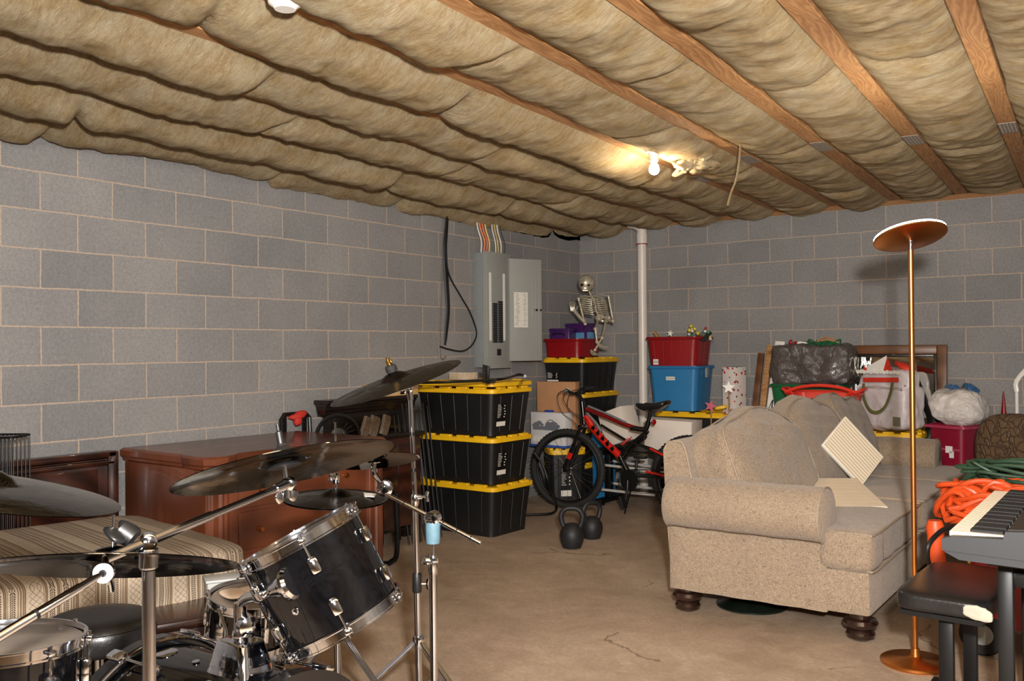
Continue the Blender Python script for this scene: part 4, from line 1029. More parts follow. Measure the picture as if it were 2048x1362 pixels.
obj('saddle_rails', MB().tube([sc_+V((-.1, -.02, .0)), sc_+V((-.04, -.02, -.035)), sc_+V((.05, -.02, -.035)), sc_+V((.10, -.03, 0))], .0035, 6, 3).tube([sc_+V((-.1, .02, .0)), sc_+V((-.04, .02, -.035)), sc_+V((.05, .02, -.035)), sc_+V((.10, .03, 0))], .0035, 6, 3), M['chrome2'], sd_)
obj('rear_reflector', MB().lathe([(.020, 0), (.024, .012), (.018, .02)], B(1306, 844, -.02), (1, -.4, -.1), 14), M['red'], t)
# drivetrain
cr = MB(); cr.M = Matrix.Translation(bb+V((0, -.045, 0))) @ frame((0, 1, 0)).to_4x4()
pts = []
for q in range(36):
    a_ = 2*pi*q/36; pts += [(.086*math.cos(a_), .086*math.sin(a_)), (.080*math.cos(a_+.087), .080*math.sin(a_+.087))]
cr.prism(pts, .004)
obj('chainring', cr, M['blackm'], t)
ck = MB().tube([bb+V((0, -.065, 0)), bb+V((.0, -.075, -.085)), bb+V((-.015, -.08, -.165))], .011, 8, 2).tube([bb+V((0, .065, 0)), bb+V((.015, .075, .165))], .011, 8)
obj('crank', ck, M['blackm'], t)
pdl = MB().box(bb+V((-.015, -.125, -.17)), (.10, .07, .022), (0, R(70), 0), bev=.004)
obj('pedal', pdl, M['blackp'], t)
obj('pedal', MB().box(bb+V((.02, .125, .17)), (.10, .07, .022), bev=.004), M['blackp'], t)
fr_ = frame((0, 1, 0))
cs = MB(); cs.M = Matrix.Translation(rwc+V((0, -.04, 0))) @ fr_.to_4x4(); cs.lathe([(.02, 0), (.05, .0), (.045, .02), (.02, .02)], seg=24)
obj('cassette', cs, M['chrome2'], t)
obj('chain', MB().tube([bb+V((0, -.043, .083)), rwc+V((0, -.043, .05)), rwc+V((.05, -.043, 0)), rwc+V((0.03, -.043, -.08)), rwc+V((0, -.043, -.10)), bb+V((0, -.043, -.083)), bb+V((-.083, -.043, 0))], .004, 6, 4, closed=True), M['blackm'], t)
obj('derailleur', MB().tube([rwc+V((0, -.06, -.02)), rwc+V((.02, -.07, -.07)), rwc+V((-.01, -.06, -.12))], .012, 8, 3), M['blackm'], t)
ks = pz(1249, 1027, .004)
obj('kickstand', MB().cyl(bb+V((.03, -.04, -.03)), ks, .007, .006), M['blackm'], t)

# ------------------------------------------------------------------ silver rack with white boxes
t = thing('weight_rack', 'low rack with black end frames and silver rails behind the bike', 'rack', (1.18, -.80, 0), 0)
for s in (-1, 1):
    ef = MB().box((s*.42, 0, .25), (.06, .06, .42), bev=.006).box((s*.42, 0, .035), (.07, .42, .04), bev=.008).box((s*.42, -.18, .012), (.09, .06, .024), bev=.006).box((s*.42, .18, .012), (.09, .06, .024), bev=.006).box((s*.42, 0, .46), (.06, .34, .04), bev=.006)
    obj('end_frame', ef, M['blackm'], t)
r0 = V((1.18, -.80, 0))
for pa, pb, yy in (((1193, 978), (1308, 990), -.96), ((1213, 965), (1306, 977), -.76), ((1182, 927), (1243, 934), -.96), ((1204, 919), (1240, 924), -.76)):
    A_, B_ = pY(*pa, yy)-r0, pY(*pb, yy)-r0; d_ = (B_-A_).normalized()
    obj('rail', MB().cyl(A_-d_*((A_.x+.42)/d_.x), A_+d_*((.42-A_.x)/d_.x), .012), M['silver'], t)
obj('shelf', MB().box((0, 0, .488), (.94, .36, .012)), M['blackm'], t)
wm = plain('white_foam_board', C(214, 202, 190), .7, 0, .04, 3)
for c, s, r_, lb in (((.90, -.84), (.27, .20, .30), (0, R(-18), R(-10)), 'white carton leaning over behind the bike frame, left one on the rack'), ((1.38, -.78), (.42, .26, .26), (0, R(2), R(4)), 'white carton on the rack right of the bike seat post')):
    hz = .497+s[2]/2+abs(math.sin(r_[1]))*s[0]/2
    o = obj('white_carton', MB().box((0, 0, 0), s, bev=.004).box((0, 0, s[2]/2+.001), (s[0]*.99, .03, .002)), wm); o.location = (c[0], c[1], hz); o.rotation_euler = r_; tag(o, lb, 'box', None)

# ------------------------------------------------------------------ kettlebells
def kettle(loc, rz, label, sc=1.0, first=None):
    t = thing('kettlebell', label, 'kettlebell', loc, rz, None)
    r = .083*sc
    obj('bell', MB().lathe([(.045*sc, 0), (.062*sc, .006), (r*.93, .045*sc), (r, .083*sc), (r*.93, .118*sc), (r*.68, .15*sc), (r*.42, .166*sc), (.004, .17*sc)], seg=36), M['iron'], t)
    obj('handle', MB().tube([(-.05*sc, 0, .135*sc), (-.068*sc, 0, .18*sc), (-.072*sc, 0, .225*sc), (-.045*sc, 0, .262*sc), (0, 0, .27*sc), (.045*sc, 0, .262*sc), (.072*sc, 0, .225*sc), (.068*sc, 0, .18*sc), (.05*sc, 0, .135*sc)], .0175*sc, 12, 5), M['iron'], t)
    return t
k1_ = pz(1144, 1096, 0); kettle((k1_.x, k1_.y, 0), R(28), 'black kettlebell in front, the larger of the two on the floor', 1.02)
k2_ = pz(1184, 1077, 0); kettle((k2_.x, k2_.y, 0), R(62), 'black kettlebell standing behind the front one, nearer the sofa', .96)
# bent black tube frame on the floor behind the middle stack
t = thing('bag_stand', 'bent black tube stand lying on the floor right of the middle tote stack', 'metal stand', (1.05, -1.9, 0), 0, None, world=True)
obj('tube', MB().tube([pz(1030, 1030, .02), pz(1075, 1029, .02), pz(1105, 1026, .02), pz(1113, 1012, .03), pd(1100, 975, 7.45), pd(1085, 930, 7.45), pd(1068, 905, 7.45)], .011, 8, 4), M['blackm'], t)

# ================================================================== sofa
SX0, SX1, SXB, SY0, SY1 = 2.67, 3.50, 3.69, -3.57, -.80
t = thing('sofa', 'beige patterned three-cushion sofa with rolled arms and bun feet', 'sofa', (3.12, -2.1, 0), 0, None, world=True)
body = MB()
body.box(((SX0+SXB)/2, (SY0+SY1)/2, .225), (SXB-SX0-.02, SY1-SY0-.02, .21), bev=.02)
obj('base', body, M['sofa'], t)
# arms: panel + roll
for nm_, yc, sg in (('near', SY0+.085, -1), ('far', SY1-.085, 1)):
    yc_out = yc+sg*.03
    a_ = MB()
    prof = []   # in (y,z): outline of an arm section
    for i in range(25):
        an = R(-60)+R(300)*i/24
        prof.append((-.045+.145*math.cos(an), .57+.135*math.sin(an)))
    prof = [(.085, .12), (.085, .47)]+[(q[0], q[1]) for q in prof if q[1] > .47 or q[0] < -.03]+[(-.085, .46), (-.085, .12)]
    pts = [(yc-sg*p[0], p[1]) for p in prof]
    n_ = 14; rings = []
    for i in range(n_+1):
        x = SX0+.0+(SX1-.03-SX0)*i/n_
        gx = .006*math.sin(i*1.7)
        rings.append([V((x, yy+(yy-yc)*gx, zz+gx*.3)) for yy, zz in pts])
    rings = [[V((SX0-.012 if False else SX0, yc+(p.y-yc)*.93, .12+(p.z-.12)*.985)) for p in rings[0]]]+[[p+V((.012, 0, 0)) for p in rings[0]]]+rings[1:]+[[V((SX1-.018, yc+(p.y-yc)*.93, .12+(p.z-.12)*.985)) for p in rings[-1]]]
    a_.loft(rings); ao = obj('armrest', a_, M['sofa'], t, 50)
    obj('piping', MB().tube([V((SX1-.026, y_, z_)) for y_, z_ in pts[1:-1]], .0055, 6, 1), M['pipe_fab'], ao)
# backrest frame
bk = MB()
rg = []
for yy in [SY0+.03+(SY1-SY0-.06)*i/14 for i in range(15)]:
    rg.append([V((SX0, yy, .12)), V((SX0-.03, yy, .5)), V((SX0-.045, yy, .84)), V((SX0-.02, yy, .885)), V((SX0+.03, yy, .89)), V((SX0+.075, yy, .86)), V((SX0+.17, yy, .46)), V((SX0+.2, yy, .12))])
bk.loft(rg); bo_ = obj('backrest', bk, M['sofa'], t, 50)
obj('piping', MB().tube([V((SX0+.02, SY0+.033, .89)), V((SX0+.075, SY0+.03, .865)), V((SX0+.12, SY0+.03, .68)), V((SX0+.17, SY0+.03, .5))], .006, 6, 4), M['pipe_fab'], bo_)
# seat cushions
ys = [SY0+.14, -2.47, -1.58, SY1-.14]
for i in range(3):
    y0, y1 = ys[i]+.004, ys[i+1]-.004
    XF = 3.57; cx_, wy = (SX0+.16+XF+.13)/2, y1-y0
    def dfm(p, i=i):
        q = V(p)
        return q
    sc = MB().soft((cx_-.0, (y0+y1)/2, .42), (XF+.13-SX0-.16, wy, .22), None, 9, .16, 18, .012, 3.5, i)
    if i == 0: sc.soft((XF+.0, SY0+.11, .42), (.26, .25, .205), None, 6, .1, 8, .004, 4, 5)
    if i == 2: sc.soft((XF+.0, SY1-.11, .42), (.26, .25, .205), None, 6, .1, 8, .004, 4, 5)
    so = obj('seat_cushion', sc, M['sofa'], t, 60)
    ya = SY0+.005 if i == 0 else y0+.02; yb = SY1-.005 if i == 2 else y1-.02
    xf = XF+.125
    for zz in (.503, .335):
        P = [V((SX0+.30, y0+.012, zz+.008))] if i else [V((SX1+.03, SY0+.0, zz))]
        P = ([V((SX1+.04, ya, zz))] if i == 0 else [V((SX0+.3, y0+.008, zz+.01)), V((SX1-.05, y0+.008, zz+.005))])+[V((xf-.035, ya+.01, zz)), V((xf, ya+.06, zz-.003)), V((xf+.004, (ya+yb)/2, zz+.006)), V((xf, yb-.06, zz-.003)), V((xf-.035, yb-.01, zz))]+([V((SX1+.04, yb, zz))] if i == 2 else [V((SX1-.05, y1-.008, zz+.005)), V((SX0+.3, y1-.008, zz+.01))])
        obj('piping', MB().tube(P, .0058, 6, 5), M['pipe_fab'], so)
# back cushions: plump, slumped
def bcush(c, size, rot, seed, nm_=''):
    def df(p):
        q = V(p); f = q.z/(size[2]/2)
        q.y *= 1.0-.10*max(0, f)**2; q.x *= 1.0-.35*max(0, f)**2+.10*max(0, -f)
        q.z += .03*math.sin(q.y*9+seed)*max(0, f)
        w_ = max(0, .6-abs(f-.45))
        q.x += .018*w_*math.sin(q.z*70+q.y*10+seed)*(1-abs(q.y)/(size[1]/2))
        return q
    b = MB().soft(c, size, rot, 5.0, .12, 26, .022, 5, seed, df)
    o = obj('back_cushion', b, M['sofa'], t, 60)
    m_ = T(c, rot)
    for xs in (.42, -.42):
        P = []
        for i in range(28):
            a_ = 2*pi*i/28; ca, sa = math.cos(a_), math.sin(a_)
            k_ = (abs(ca)**5+abs(sa)**5)**(-1/5)
            p = V((size[0]*xs*.92, size[1]/2*ca*k_*.95, size[2]/2*sa*k_*.93)); p = df(p)
            P.append(m_@p)
        obj('piping', MB().tube(P, .0055, 6, 3, closed=True), M['pipe_fab'], o)
    return o
bcush((SX0+.25, -3.00, .73), (.33, .92, .58), (0, R(-19), R(-8)), 1)
bcush((SX0+.29, -2.17, .745), (.30, .84, .58), (R(3), R(-20), R(-6)), 2)
bcush((SX0+.27, -1.30, .745), (.28, .90, .58), (R(-3), R(-17), R(2)), 4)
for x_, y_ in ((SX0+.07, SY0+.07), (SXB-.07, SY0+.07), (SX0+.07, SY1-.07), (SXB-.07, SY1-.07)):
    obj('bun_foot', MB().lathe([(.045, 0), (.062, .012), (.066, .03), (.056, .048), (.05, .054), (.074, .064), (.080, .080), (.072, .096), (.05, .104), (.05, .122)], (x_, y_, 0), seg=32), M['bunwood'], t)
# round black base under the sofa
bb0 = pz(1485, 1222, 0)
t = thing('weight_plate_base', 'round black metal base on the floor under the near end of the sofa', 'base', (bb0.x, bb0.y+.13, 0))
obj('disc', MB().lathe([(.185, 0), (.185, .008), (.15, .018), (.05, .028), (.03, .03)], seg=44), plain('dark_green_black_enamel', C(18, 26, 20), .25), t)
obj('post', MB().cyl((0, 0, .028), (0, 0, .10), .028), M['blackm'], t)
# two pleated filters on the sofa
def filt(pts, th, label):
    a_, b_, c_, d_ = [V(p) for p in pts]
    c = (a_+b_+c_+d_)/4; ux = ((b_-a_)+(c_-d_)).normalized(); uy = ((d_-a_)+(c_-b_)); uy = (uy-ux*uy.dot(ux)).normalized(); uz = ux.cross(uy)
    L = ((b_-a_).length+(c_-d_).length)/2; Wd = ((d_-a_).length+(c_-b_).length)/2
    mt = Matrix((ux, uy, uz)).transposed().to_4x4(); mt.translation = c
    t = thing('pleated_filter', label, 'air filter', (0, 0, 0)); t.matrix_world = mt
    obj('frame', MB().box((0, 0, 0), (L, Wd, th), bev=.002), M['foamw'], t)
    obj('filter_media', MB().box((0, 0, th/2*(1 if uz.dot(CAM-c) > 0 else -1)), (L*.97, Wd*.96, .003)), M['filter'], t)
    return t
filt([pd(1697, 846, 5.72), pd(1773, 924, 5.68), pd(1712, 964, 5.60), pd(1635, 878, 5.58)], .022, 'cream pleated air filter propped at an angle against the sofa back cushion')
z_ = .548
filt([pd(1645, 963, 5.3), pd(1758, 963, 5.3), pd(1727, 1014, 4.92), pd(1614, 1014, 4.92)], .022, 'cream pleated air filter lying flat on the near sofa seat cushion')

# ================================================================== torchiere lamp
lp = pz(1831, 1328, 0)
t = thing('floor_lamp', 'slim bronze torchiere floor lamp with a tilted disc head in front of the sofa', 'floor lamp', (lp.x, lp.y, 0), 0)
ptop = pd(1820, 476, (lp-CAM).dot(FW)); H_ = ptop.z
obj('base', MB().lathe([(.138, 0), (.143, .006), (.143, .016), (.135, .021), (.04, .026), (.022, .036), (.016, .07), (.0, .075)], seg=56), M['copper'], t)
obj('pole', MB().cyl((0, 0, .06), (0, 0, H_-.05), .0118, seg=20).cyl((0, 0, .85), (0, 0, .858), .0128, seg=20), M['copper'], t)
tc_ = V((0, 0, H_))
nrm = (V((0, 0, 1))+FW*.33-RT*.055).normalized()
obj('hinge', MB().cyl((0, 0, H_-.06), (0, 0, H_-.012), .008, .006).ball((0, 0, H_-.012), .010), M['chrome2'], t)
hd_ = obj('disc_head', MB().lathe([(.02, -.006), (.145, .0), (.152, .004), (.152, .010), (.146, .012)], tc_, nrm, 56), M['copper'], t)
obj('diffuser', MB().lathe([(.147, .0105), (.1495, .013), (.1495, .019), (.14, .022), (.02, .0225)], tc_, nrm, 56), M['led'], hd_)

# ================================================================== keyboard, bench, cords at the right
KX, KY0, KY1, KZ = 4.245, -4.94, -3.93, .80
t = thing('digital_keyboard', 'dark digital keyboard on a stand cut by the right edge', 'keyboard', (KX, KY0, KZ), 0)
KL = KY1-KY0
cs_ = MB().loft([[V((x, y, z)) for x, z in ((0, -.045), (0, -.012), (.02, -.005), (.16, -.005), (.165, .03), (.36, .045), (.37, .03), (.37, -.05), (.30, -.07), (.04, -.065))] for y in (0, .03, KL-.03, KL)])
obj('case', cs_, M['kbd'], t)
obj('end_cheek', MB().loft([[V((x, y, z)) for x, z in ((-.006, -.04), (-.006, -.004), (.02, .004), (.16, .012), (.166, .034), (.36, .05), (.376, .03), (.376, -.05))] for y in (-.006, .03)]), M['kbd'], t)
obj('control_panel', MB().box((.265, KL/2, .0405), (.19, KL-.04, .006), (0, R(-4), 0)), M['kbtop'], t)
nk = 42; kw = (KL-.07)/nk
for q in range(nk):
    obj('white_key', MB().box((.083, .035+kw*(q+.5), .004), (.15, kw*.94, .02), bev=.0015, seg=1), M['ivory'], t)
for q in range(nk):
    if q % 7 in (2, 6): continue
    obj('black_key', MB().box((.11, .035+kw*(q+1), .018), (.092, kw*.55, .014), bev=.003, seg=1), M['blackp'], t)
t = thing('keyboard_stand', 'black folding stand carrying the digital keyboard', 'stand', (KX+.24, (KY0+KY1)/2, 0), 0)
hz = KZ-.071
obj('top_rail', MB().box((0.0, -.30, hz-.022), (.30, .035, .04), bev=.004).box((0.0, .30, hz-.022), (.30, .035, .04), bev=.004), M['blackm'], t)
for s in (-1, 1):
    for sx_ in (-1, 1):
        obj('leg', MB().box((sx_*.10, s*.30, (hz-.04)/2), (.045, .03, hz-.04), bev=.005), M['blackm'], t)
obj('foot', MB().box((0, -.30, .02), (.34, .04, .04), bev=.006).box((0, .30, .02), (.34, .04, .04), bev=.006), M['blackm'], t)
obj('cross_brace', MB().box((0, 0, .3), (.03, .60, .03), bev=.004), M['blackm'], t); obj('shelf_board', MB().box((0, 0, hz-.08), (.20, .60, .05), bev=.006), M['blackm'], t)
kb = MB()
for q in range(3): kb.lathe([(.015, 0), (.017, .012), (.012, .016)], (-.04+q*.06, -.322, hz-.085+.0), (0, -1, 0), 18)
obj('knob', MB().lathe([(.028, 0), (.028, .016), (.02, .022)], (.06, -.322, .10), (0, -1, 0), 20), M['blackp'], t)
# bench
t = thing('keyboard_bench', 'black padded keyboard bench with a torn white tape patch', 'bench', (4.15, -4.14, 0), R(-3))
o = obj('seat', MB().soft((0, 0, .455), (.32, .62, .085), None, 7, .14, 14, .004, 5), M['vinyl'], t)
obj('tape_patch', MB().soft((.13, -.305, .452), (.10, .016, .05), (0, R(6), 0), 3, .1, 6, .008, 30), plain('worn_cream_tape', C(176, 168, 150), .8), o)
obj('seat_board', MB().box((0, 0, .408), (.28, .56, .018)), M['blackm'], t)
for s in (-1, 1):
    obj('leg', MB().box((.0, s*.19, .20), (.05, .03, .40), (0, 0, 0), bev=.004), M['blackm'], t)
    obj('foot', MB().box((0, s*.19, .015), (.29, .05, .03), bev=.008), M['blackm'], t)
# red cart carrying the cords
CX, CY = 4.28, -3.22
t = thing('tool_cart', 'red and black wheeled cart behind the bench carrying the cord pile', 'cart', (CX, CY, 0), R(5))
obj('tub', MB().loft([rrect(.40, .42, .04, .13), rrect(.44, .46, .04, .48)]), M['red'], t)
obj('lid', MB().loft([rrect(.46, .48, .05, .48), rrect(.46, .48, .05, .53)]), M['blackp'], t)
obj('yellow_latch', MB().box((-.225, -.02, .40), (.02, .12, .05), bev=.005), M['yellow'], t)
for s in (-1, 1):
    wh = obj('wheel', MB().lathe([(.03, -.022), (.085, -.022), (.095, -.012), (.095, .012), (.085, .022), (.03, .022)], (-.17, s*.20, .095), (0, 1, 0), 28), M['rubber'], t)
    obj('wheel_hub', MB().lathe([(.02, -.026), (.045, -.024), (.045, .024), (.02, .026)], (-.17, s*.20, .095), (0, 1, 0), 20), M['panelgrey'], wh)
    obj('foot', MB().box((.15, s*.16, .065), (.04, .04, .13)), M['blackp'], t)
# orange extension cord pile and green cord
def coil(cx, cy, z, n, rx, ry, r, seed, ang=0, hz=.1):
    rr = random.Random(seed); P = []
    for q in range(n*7):
        a_ = 2*pi*q/7+rr.uniform(-.25, .25); k_ = rr.uniform(.55, 1.05)
        x, y = rx*k_*math.cos(a_), ry*k_*math.sin(a_)
        P.append(V((cx+x*math.cos(ang)-y*math.sin(ang), cy+x*math.sin(ang)+y*math.cos(ang), z+rr.uniform(0, hz)*(1.1-k_*.5))))
    return MB().tube(P, r, 8, 5)
tag(obj('extension_cord', coil(4.19, -3.18, .56, 18, .29, .21, .0125, 3, R(20), .25), M['orange']), 'pile of bright orange extension cord on the cart behind the keyboard', 'cord')
tag(obj('extension_cord', coil(4.34, -2.92, .70, 11, .38, .16, .009, 8, R(10), .17), M['greenc']), 'tangle of dark green cord lying behind and over the orange cord', 'cord')
tag(obj('extension_cord', coil(4.30, -2.88, .60, 3, .18, .10, .013, 21, 0, .10), plain('red_orange_cord', C(206, 58, 32), .45)), 'loops of redder orange cord peeking out under the green cord', 'cord')
oc = pd(1876, 1070, 4.15)
t = thing('orange_tube', 'thick orange plastic tube hanging upright left of the keyboard', 'tube', (oc.x, oc.y, .28), R(0))
obj('tube', MB().lathe([(.034, 0), (.038, .02), (.036, .24), (.040, .28), (.030, .31)], ax=(-.04, 0, 1), seg=24), M['orange'], t)
obj('end_ring', MB().tube(circ((0, 0, .012), (0, 0, 1), .040, 20), .009, 8, closed=True), M['orange'], t)
tag(obj('power_cable', MB().tube([pd(1905, 1052, 4.0), pd(1882, 1062, 3.95), pd(1860, 1085, 3.9), pd(1855, 1110, 3.9), pd(1862, 1140, 3.95), pd(1880, 1180, 4.0)], .010, 8, 5), M['blackp']), 'black power cable curving down left of the orange tube', 'cord')
# ================================================================== furniture along the left wall
# red-brown sideboard with fluted corner columns
t = thing('sideboard', 'large red-brown mahogany sideboard with fluted corner columns against the left wall', 'cabinet', (.50, -4.47, 0), R(-2.5))
W_, D_, H_ = 1.25, .84, .85     # along wall (y), depth (x), height
obj('carcass', MB().box((0, 0, .40), (D_-.08, W_-.015, .76), bev=.006), M['redwood'], t)
tp = MB()
def topring(z, g): 
    x, y = D_/2+g, W_/2+g
    pts = [(-x, -y), (x-.26, -y), (x-.24, -y), (x-.21, -y-.015), (x-.10, -y-.02), (x-.03, -y-.01), (x+.015, -y+.03), (x+.02, -y+.10), (x-.01, -y+.17), (x-.045, -y+.20), (x-.05, -y+.26), (x-.05, y-.26), (x-.045, y-.20), (x-.01, y-.17), (x+.02, y-.10), (x+.015, y-.03), (x-.03, y+.01), (x-.10, y+.02), (x-.21, y+.015), (x-.24, y), (-x, y)]
    return [V((a_, b_, z)) for a_, b_ in pts]
tp.loft([topring(.775, -.03), topring(.785, -.012), topring(.80, -.01), topring(.808, -.002), topring(.838, 0), topring(.85, -.012)])
obj('top', tp, M['redwood'], t, 25)
for sy_ in (-1, 1):
    co_ = MB(); n_ = 6
    c_ = V((D_/2-.085, sy_*(W_/2-.085), 0))
    ring = []
    for q in range(96):
        a_ = 2*pi*q/96; r_ = .078-.010*abs(math.sin(a_*7)); ring.append((c_.x+r_*math.cos(a_), c_.y+r_*math.sin(a_)))
    co_.loft([[V((x, y, z)) for x, y in ring] for z in (.10, .775)])
    cl = obj('column', co_, M['redwood'], t, 50)
    obj('column_base', MB().lathe([(.095, 0), (.095, .08), (.085, .10)], c_, seg=28), M['redwood'], cl)
    obj('column_cap', MB().lathe([(.084, .755), (.092, .765), (.092, .78)], c_, seg=28), M['redwood'], cl)
for q, (z0, z1) in enumerate(((.12, .32), (.34, .54), (.56, .75))):
    d_ = obj('drawer', MB().box((D_/2-.045, 0, (z0+z1)/2), (.03, W_-.40, z1-z0), bev=.006), M['redwood'], t)
    for sy_ in (-.3, .3): obj('knob', MB().lathe([(.008, 0), (.008, .012), (.016, .02), (.012, .03)], (D_/2-.03, sy_, (z0+z1)/2), (1, 0, 0), 16), M['copper'], d_)
obj('plinth', MB().box((-.0, 0, .03), (D_-.06, W_-.06, .06), bev=.004), M['redwood'], t)
# long dark headboard panel on the wall further left
t = thing('headboard', 'long dark mahogany headboard panel leaning on the left wall at the far left', 'headboard', (.06, -6.07, 0), 0)
obj('panel', MB().box((0, 0, .40), (.03, 1.86, .80)).box((.018, 0, .62), (.01, 1.7, .26), bev=.004).box((.018, 0, .28), (.01, 1.7, .32), bev=.004), M['darkwood'], t)
obj('top_rail', MB().box((.005, 0, .825), (.07, 1.90, .035), bev=.008).box((.015, 0, .78), (.05, 1.88, .03), bev=.01), M['darkwood'], t)
obj('post', MB().box((.01, .93, .42), (.06, .06, .84), bev=.006), M['darkwood'], t)
obj('post', MB().box((.01, -.93, .42), (.06, .06, .84), bev=.006), M['darkwood'], t)
# wire rack at the far left edge
wr = pX(8, 900, .26)
t = thing('wire_rack', 'tall black wire rack at the far left edge behind the cymbal', 'rack', (wr.x, wr.y, 0), R(35))
hz = pX(8, 872, .26).z
rk = MB().tube(rrect(.17, .17, .02, hz), .006, 6, closed=True)
obj('top_ring', rk, M['blackm'], t)
for q in range(9):
    obj('rod', MB().cyl((-.08+.02*q, .082, 0), (-.08+.02*q, .082, hz), .003, seg=6), M['blackm'], t)
    obj('rod', MB().cyl((-.08+.02*q, -.082, 0), (-.08+.02*q, -.082, hz), .003, seg=6), M['blackm'], t)
obj('foot_ring', MB().tube(rrect(.17, .17, .02, .01), .008, 6, closed=True), M['blackm'], t)
# bed with striped spread
bu = V((-.985, .17, 0)).normalized(); bv = V((-.17, -.985, 0))
bc = pz(514, 1090, .57); bo = bc+bu*.60+bv*.95
t = thing('bed', 'low bed under a cream and brown striped woven spread in the left foreground', 'bed', (bo.x, bo.y, 0), math.atan2(-bu.y, -bu.x))
def bsp(p):
    q = V(p)
    if q.z < 0:
        q.x += .012*math.sin(q.y*21)*(-q.z/.12); q.y += .012*math.sin(q.x*19)*(-q.z/.12)
    return q
obj('spread', MB().soft((0, 0, .455), (1.20, 1.90, .255), None, 11, .06, 34, .007, 5, 2, bsp), M['spread'], t, 60)
obj('side_rail', MB().box((.50, 0, .26), (.04, 1.72, .10), bev=.006), M['darkwood'], t)
obj('end_rail', MB().box((0, .86, .26), (1.0, .04, .10), bev=.006), M['darkwood'], t)
for sx_ in (-1, 1):
    for sy_ in (-1, 1): obj('leg', MB().lathe([(.022, 0), (.03, .04), (.02, .08), (.036, .16), (.036, .33)], (sx_*.50, sy_*.84, 0), seg=16), M['darkwood'], t)
# black folding chair with red tag behind the sideboard
c0 = V((.13, -3.72, 0))
fp = [pX(568, 830, .12), pX(625, 826, .12)]
t = thing('folding_chair', 'folded black metal chair with a red cloth tied on top behind the sideboard', 'chair', (.12, (fp[0].y+fp[1].y)/2, 0), 0, None, world=True)
ya, yb, zt_ = fp[0].y, fp[1].y, fp[0].z
obj('frame', MB().tube([(.16, ya, 0), (.09, ya, zt_-.03), (.085, ya+.03, zt_), (.085, yb-.03, zt_), (.09, yb, zt_-.03), (.16, yb, 0)], .013, 8), M['blackm'], t)
obj('back_slat', MB().box((.09, yb-.045, zt_-.10), (.012, .035, .22), bev=.003).box((.09, ya+.03, zt_-.10), (.012, .03, .22), bev=.003), M['blackm'], t)
obj('red_cloth', MB().soft((.10, ya+.13, zt_-.01), (.05, .14, .05), (R(10), 0, 0), 2.4, .1, 6, .02, 12).soft((.11, ya+.12, zt_-.045), (.04, .06, .07), (R(10), 0, 0), 2.4, .1, 6, .01, 12), M['darkred'], t)
# tall black slatted crib end against the wall
Y0, Y1, XC = -3.66, -2.86, .20
t = thing('slatted_headboard', 'black wooden slatted headboard with a cornice top behind the cymbals', 'headboard', (XC, (Y0+Y1)/2, 0), 0)
L_ = Y1-Y0; HT_ = 1.045
obj('cornice', MB().loft([[V((x, y, z)) for x, z in ((-.03, HT_-.10), (-.05, HT_-.03), (-.07, HT_-.02), (-.07, HT_), (.07, HT_), (.07, HT_-.02), (.05, HT_-.03), (.03, HT_-.10))] for y in (-L_/2-.05, L_/2+.05)]), M['blackwood'], t)
obj('top_board', MB().box((0, 0, HT_-.17), (.035, L_, .16), bev=.004), M['blackwood'], t)
for sy_ in (-1, 1): obj('post', MB().box((0, sy_*(L_/2-.03), (HT_-.08)/2), (.06, .07, HT_-.08), bev=.006), M['blackwood'], t)
for q in range(6): obj('slat', MB().box((0, -L_/2+.12+q*.115, .70), (.02, .055, .40), bev=.003), M['blackwood'], t)
obj('lower_panel', MB().box((0, 0, .30), (.035, L_-.08, .44), bev=.004), M['blackwood'], t)
# dark cabinet in front of it
t = thing('dark_cabinet', 'low dark wooden cabinet standing between the sideboard and the tote stack', 'cabinet', (.36, -3.26, 0), R(2))
obj('carcass', MB().box((0, 0, .46), (.22, .50, .62), bev=.006), M['darkwood'], t)
obj('top', MB().box((0, 0, .785), (.27, .56, .03), bev=.008), M['blackwood'], t)
obj('door', MB().box((.112, -.125, .46), (.012, .235, .58), bev=.004), M['darkwood'], t); obj('door', MB().box((.112, .125, .46), (.012, .235, .58), bev=.004), M['darkwood'], t)
for sx_ in (-1, 1):
    for sy_ in (-1, 1): obj('leg', MB().box((sx_*.09, sy_*.23, .08), (.035, .035, .16), bev=.003), M['darkwood'], t)
# round black weight disc / wheel leaning above the sideboard
wc = pX(676, 872, .42)
t = thing('fan', 'round black fan head behind the sideboard, left of the slatted headboard', 'fan', (wc.x, wc.y, .0), 0, None, world=True)
wax = V((.75, -.6, .12)).normalized()
obj('ring', MB().tube(circ(wc, wax, .135, 36), .012, 8, closed=True), M['blackm'], t)
obj('motor', MB().lathe([(.03, -.05), (.062, -.04), (.066, .01), (.05, .03), (.004, .034)], wc, wax, 24), M['blackp'], t)
gs = MB(); f_ = frame(wax)
for q in range(20):
    a_ = 2*pi*q/20; gs.tube([wc+f_@V((.05*math.cos(a_), .05*math.sin(a_), .02)), wc+f_@V((.10*math.cos(a_), .10*math.sin(a_), .03)), wc+f_@V((.135*math.cos(a_), .135*math.sin(a_), 0))], .0022, 5, 2)
obj('grille', gs, M['blackm'], t)
obj('screw', MB().ball(wc+wax*.035+f_@V((.03, .02, 0)), .006, 8, 5), M['chrome'], t)
obj('screw', MB().ball(wc+wax*.035+f_@V((-.03, .01, 0)), .006, 8, 5), M['chrome'], t)
obj('stand_pole', MB().cyl((wc.x, wc.y+.0, .0), (wc.x, wc.y, wc.z-.05), .012), M['blackm'], t)
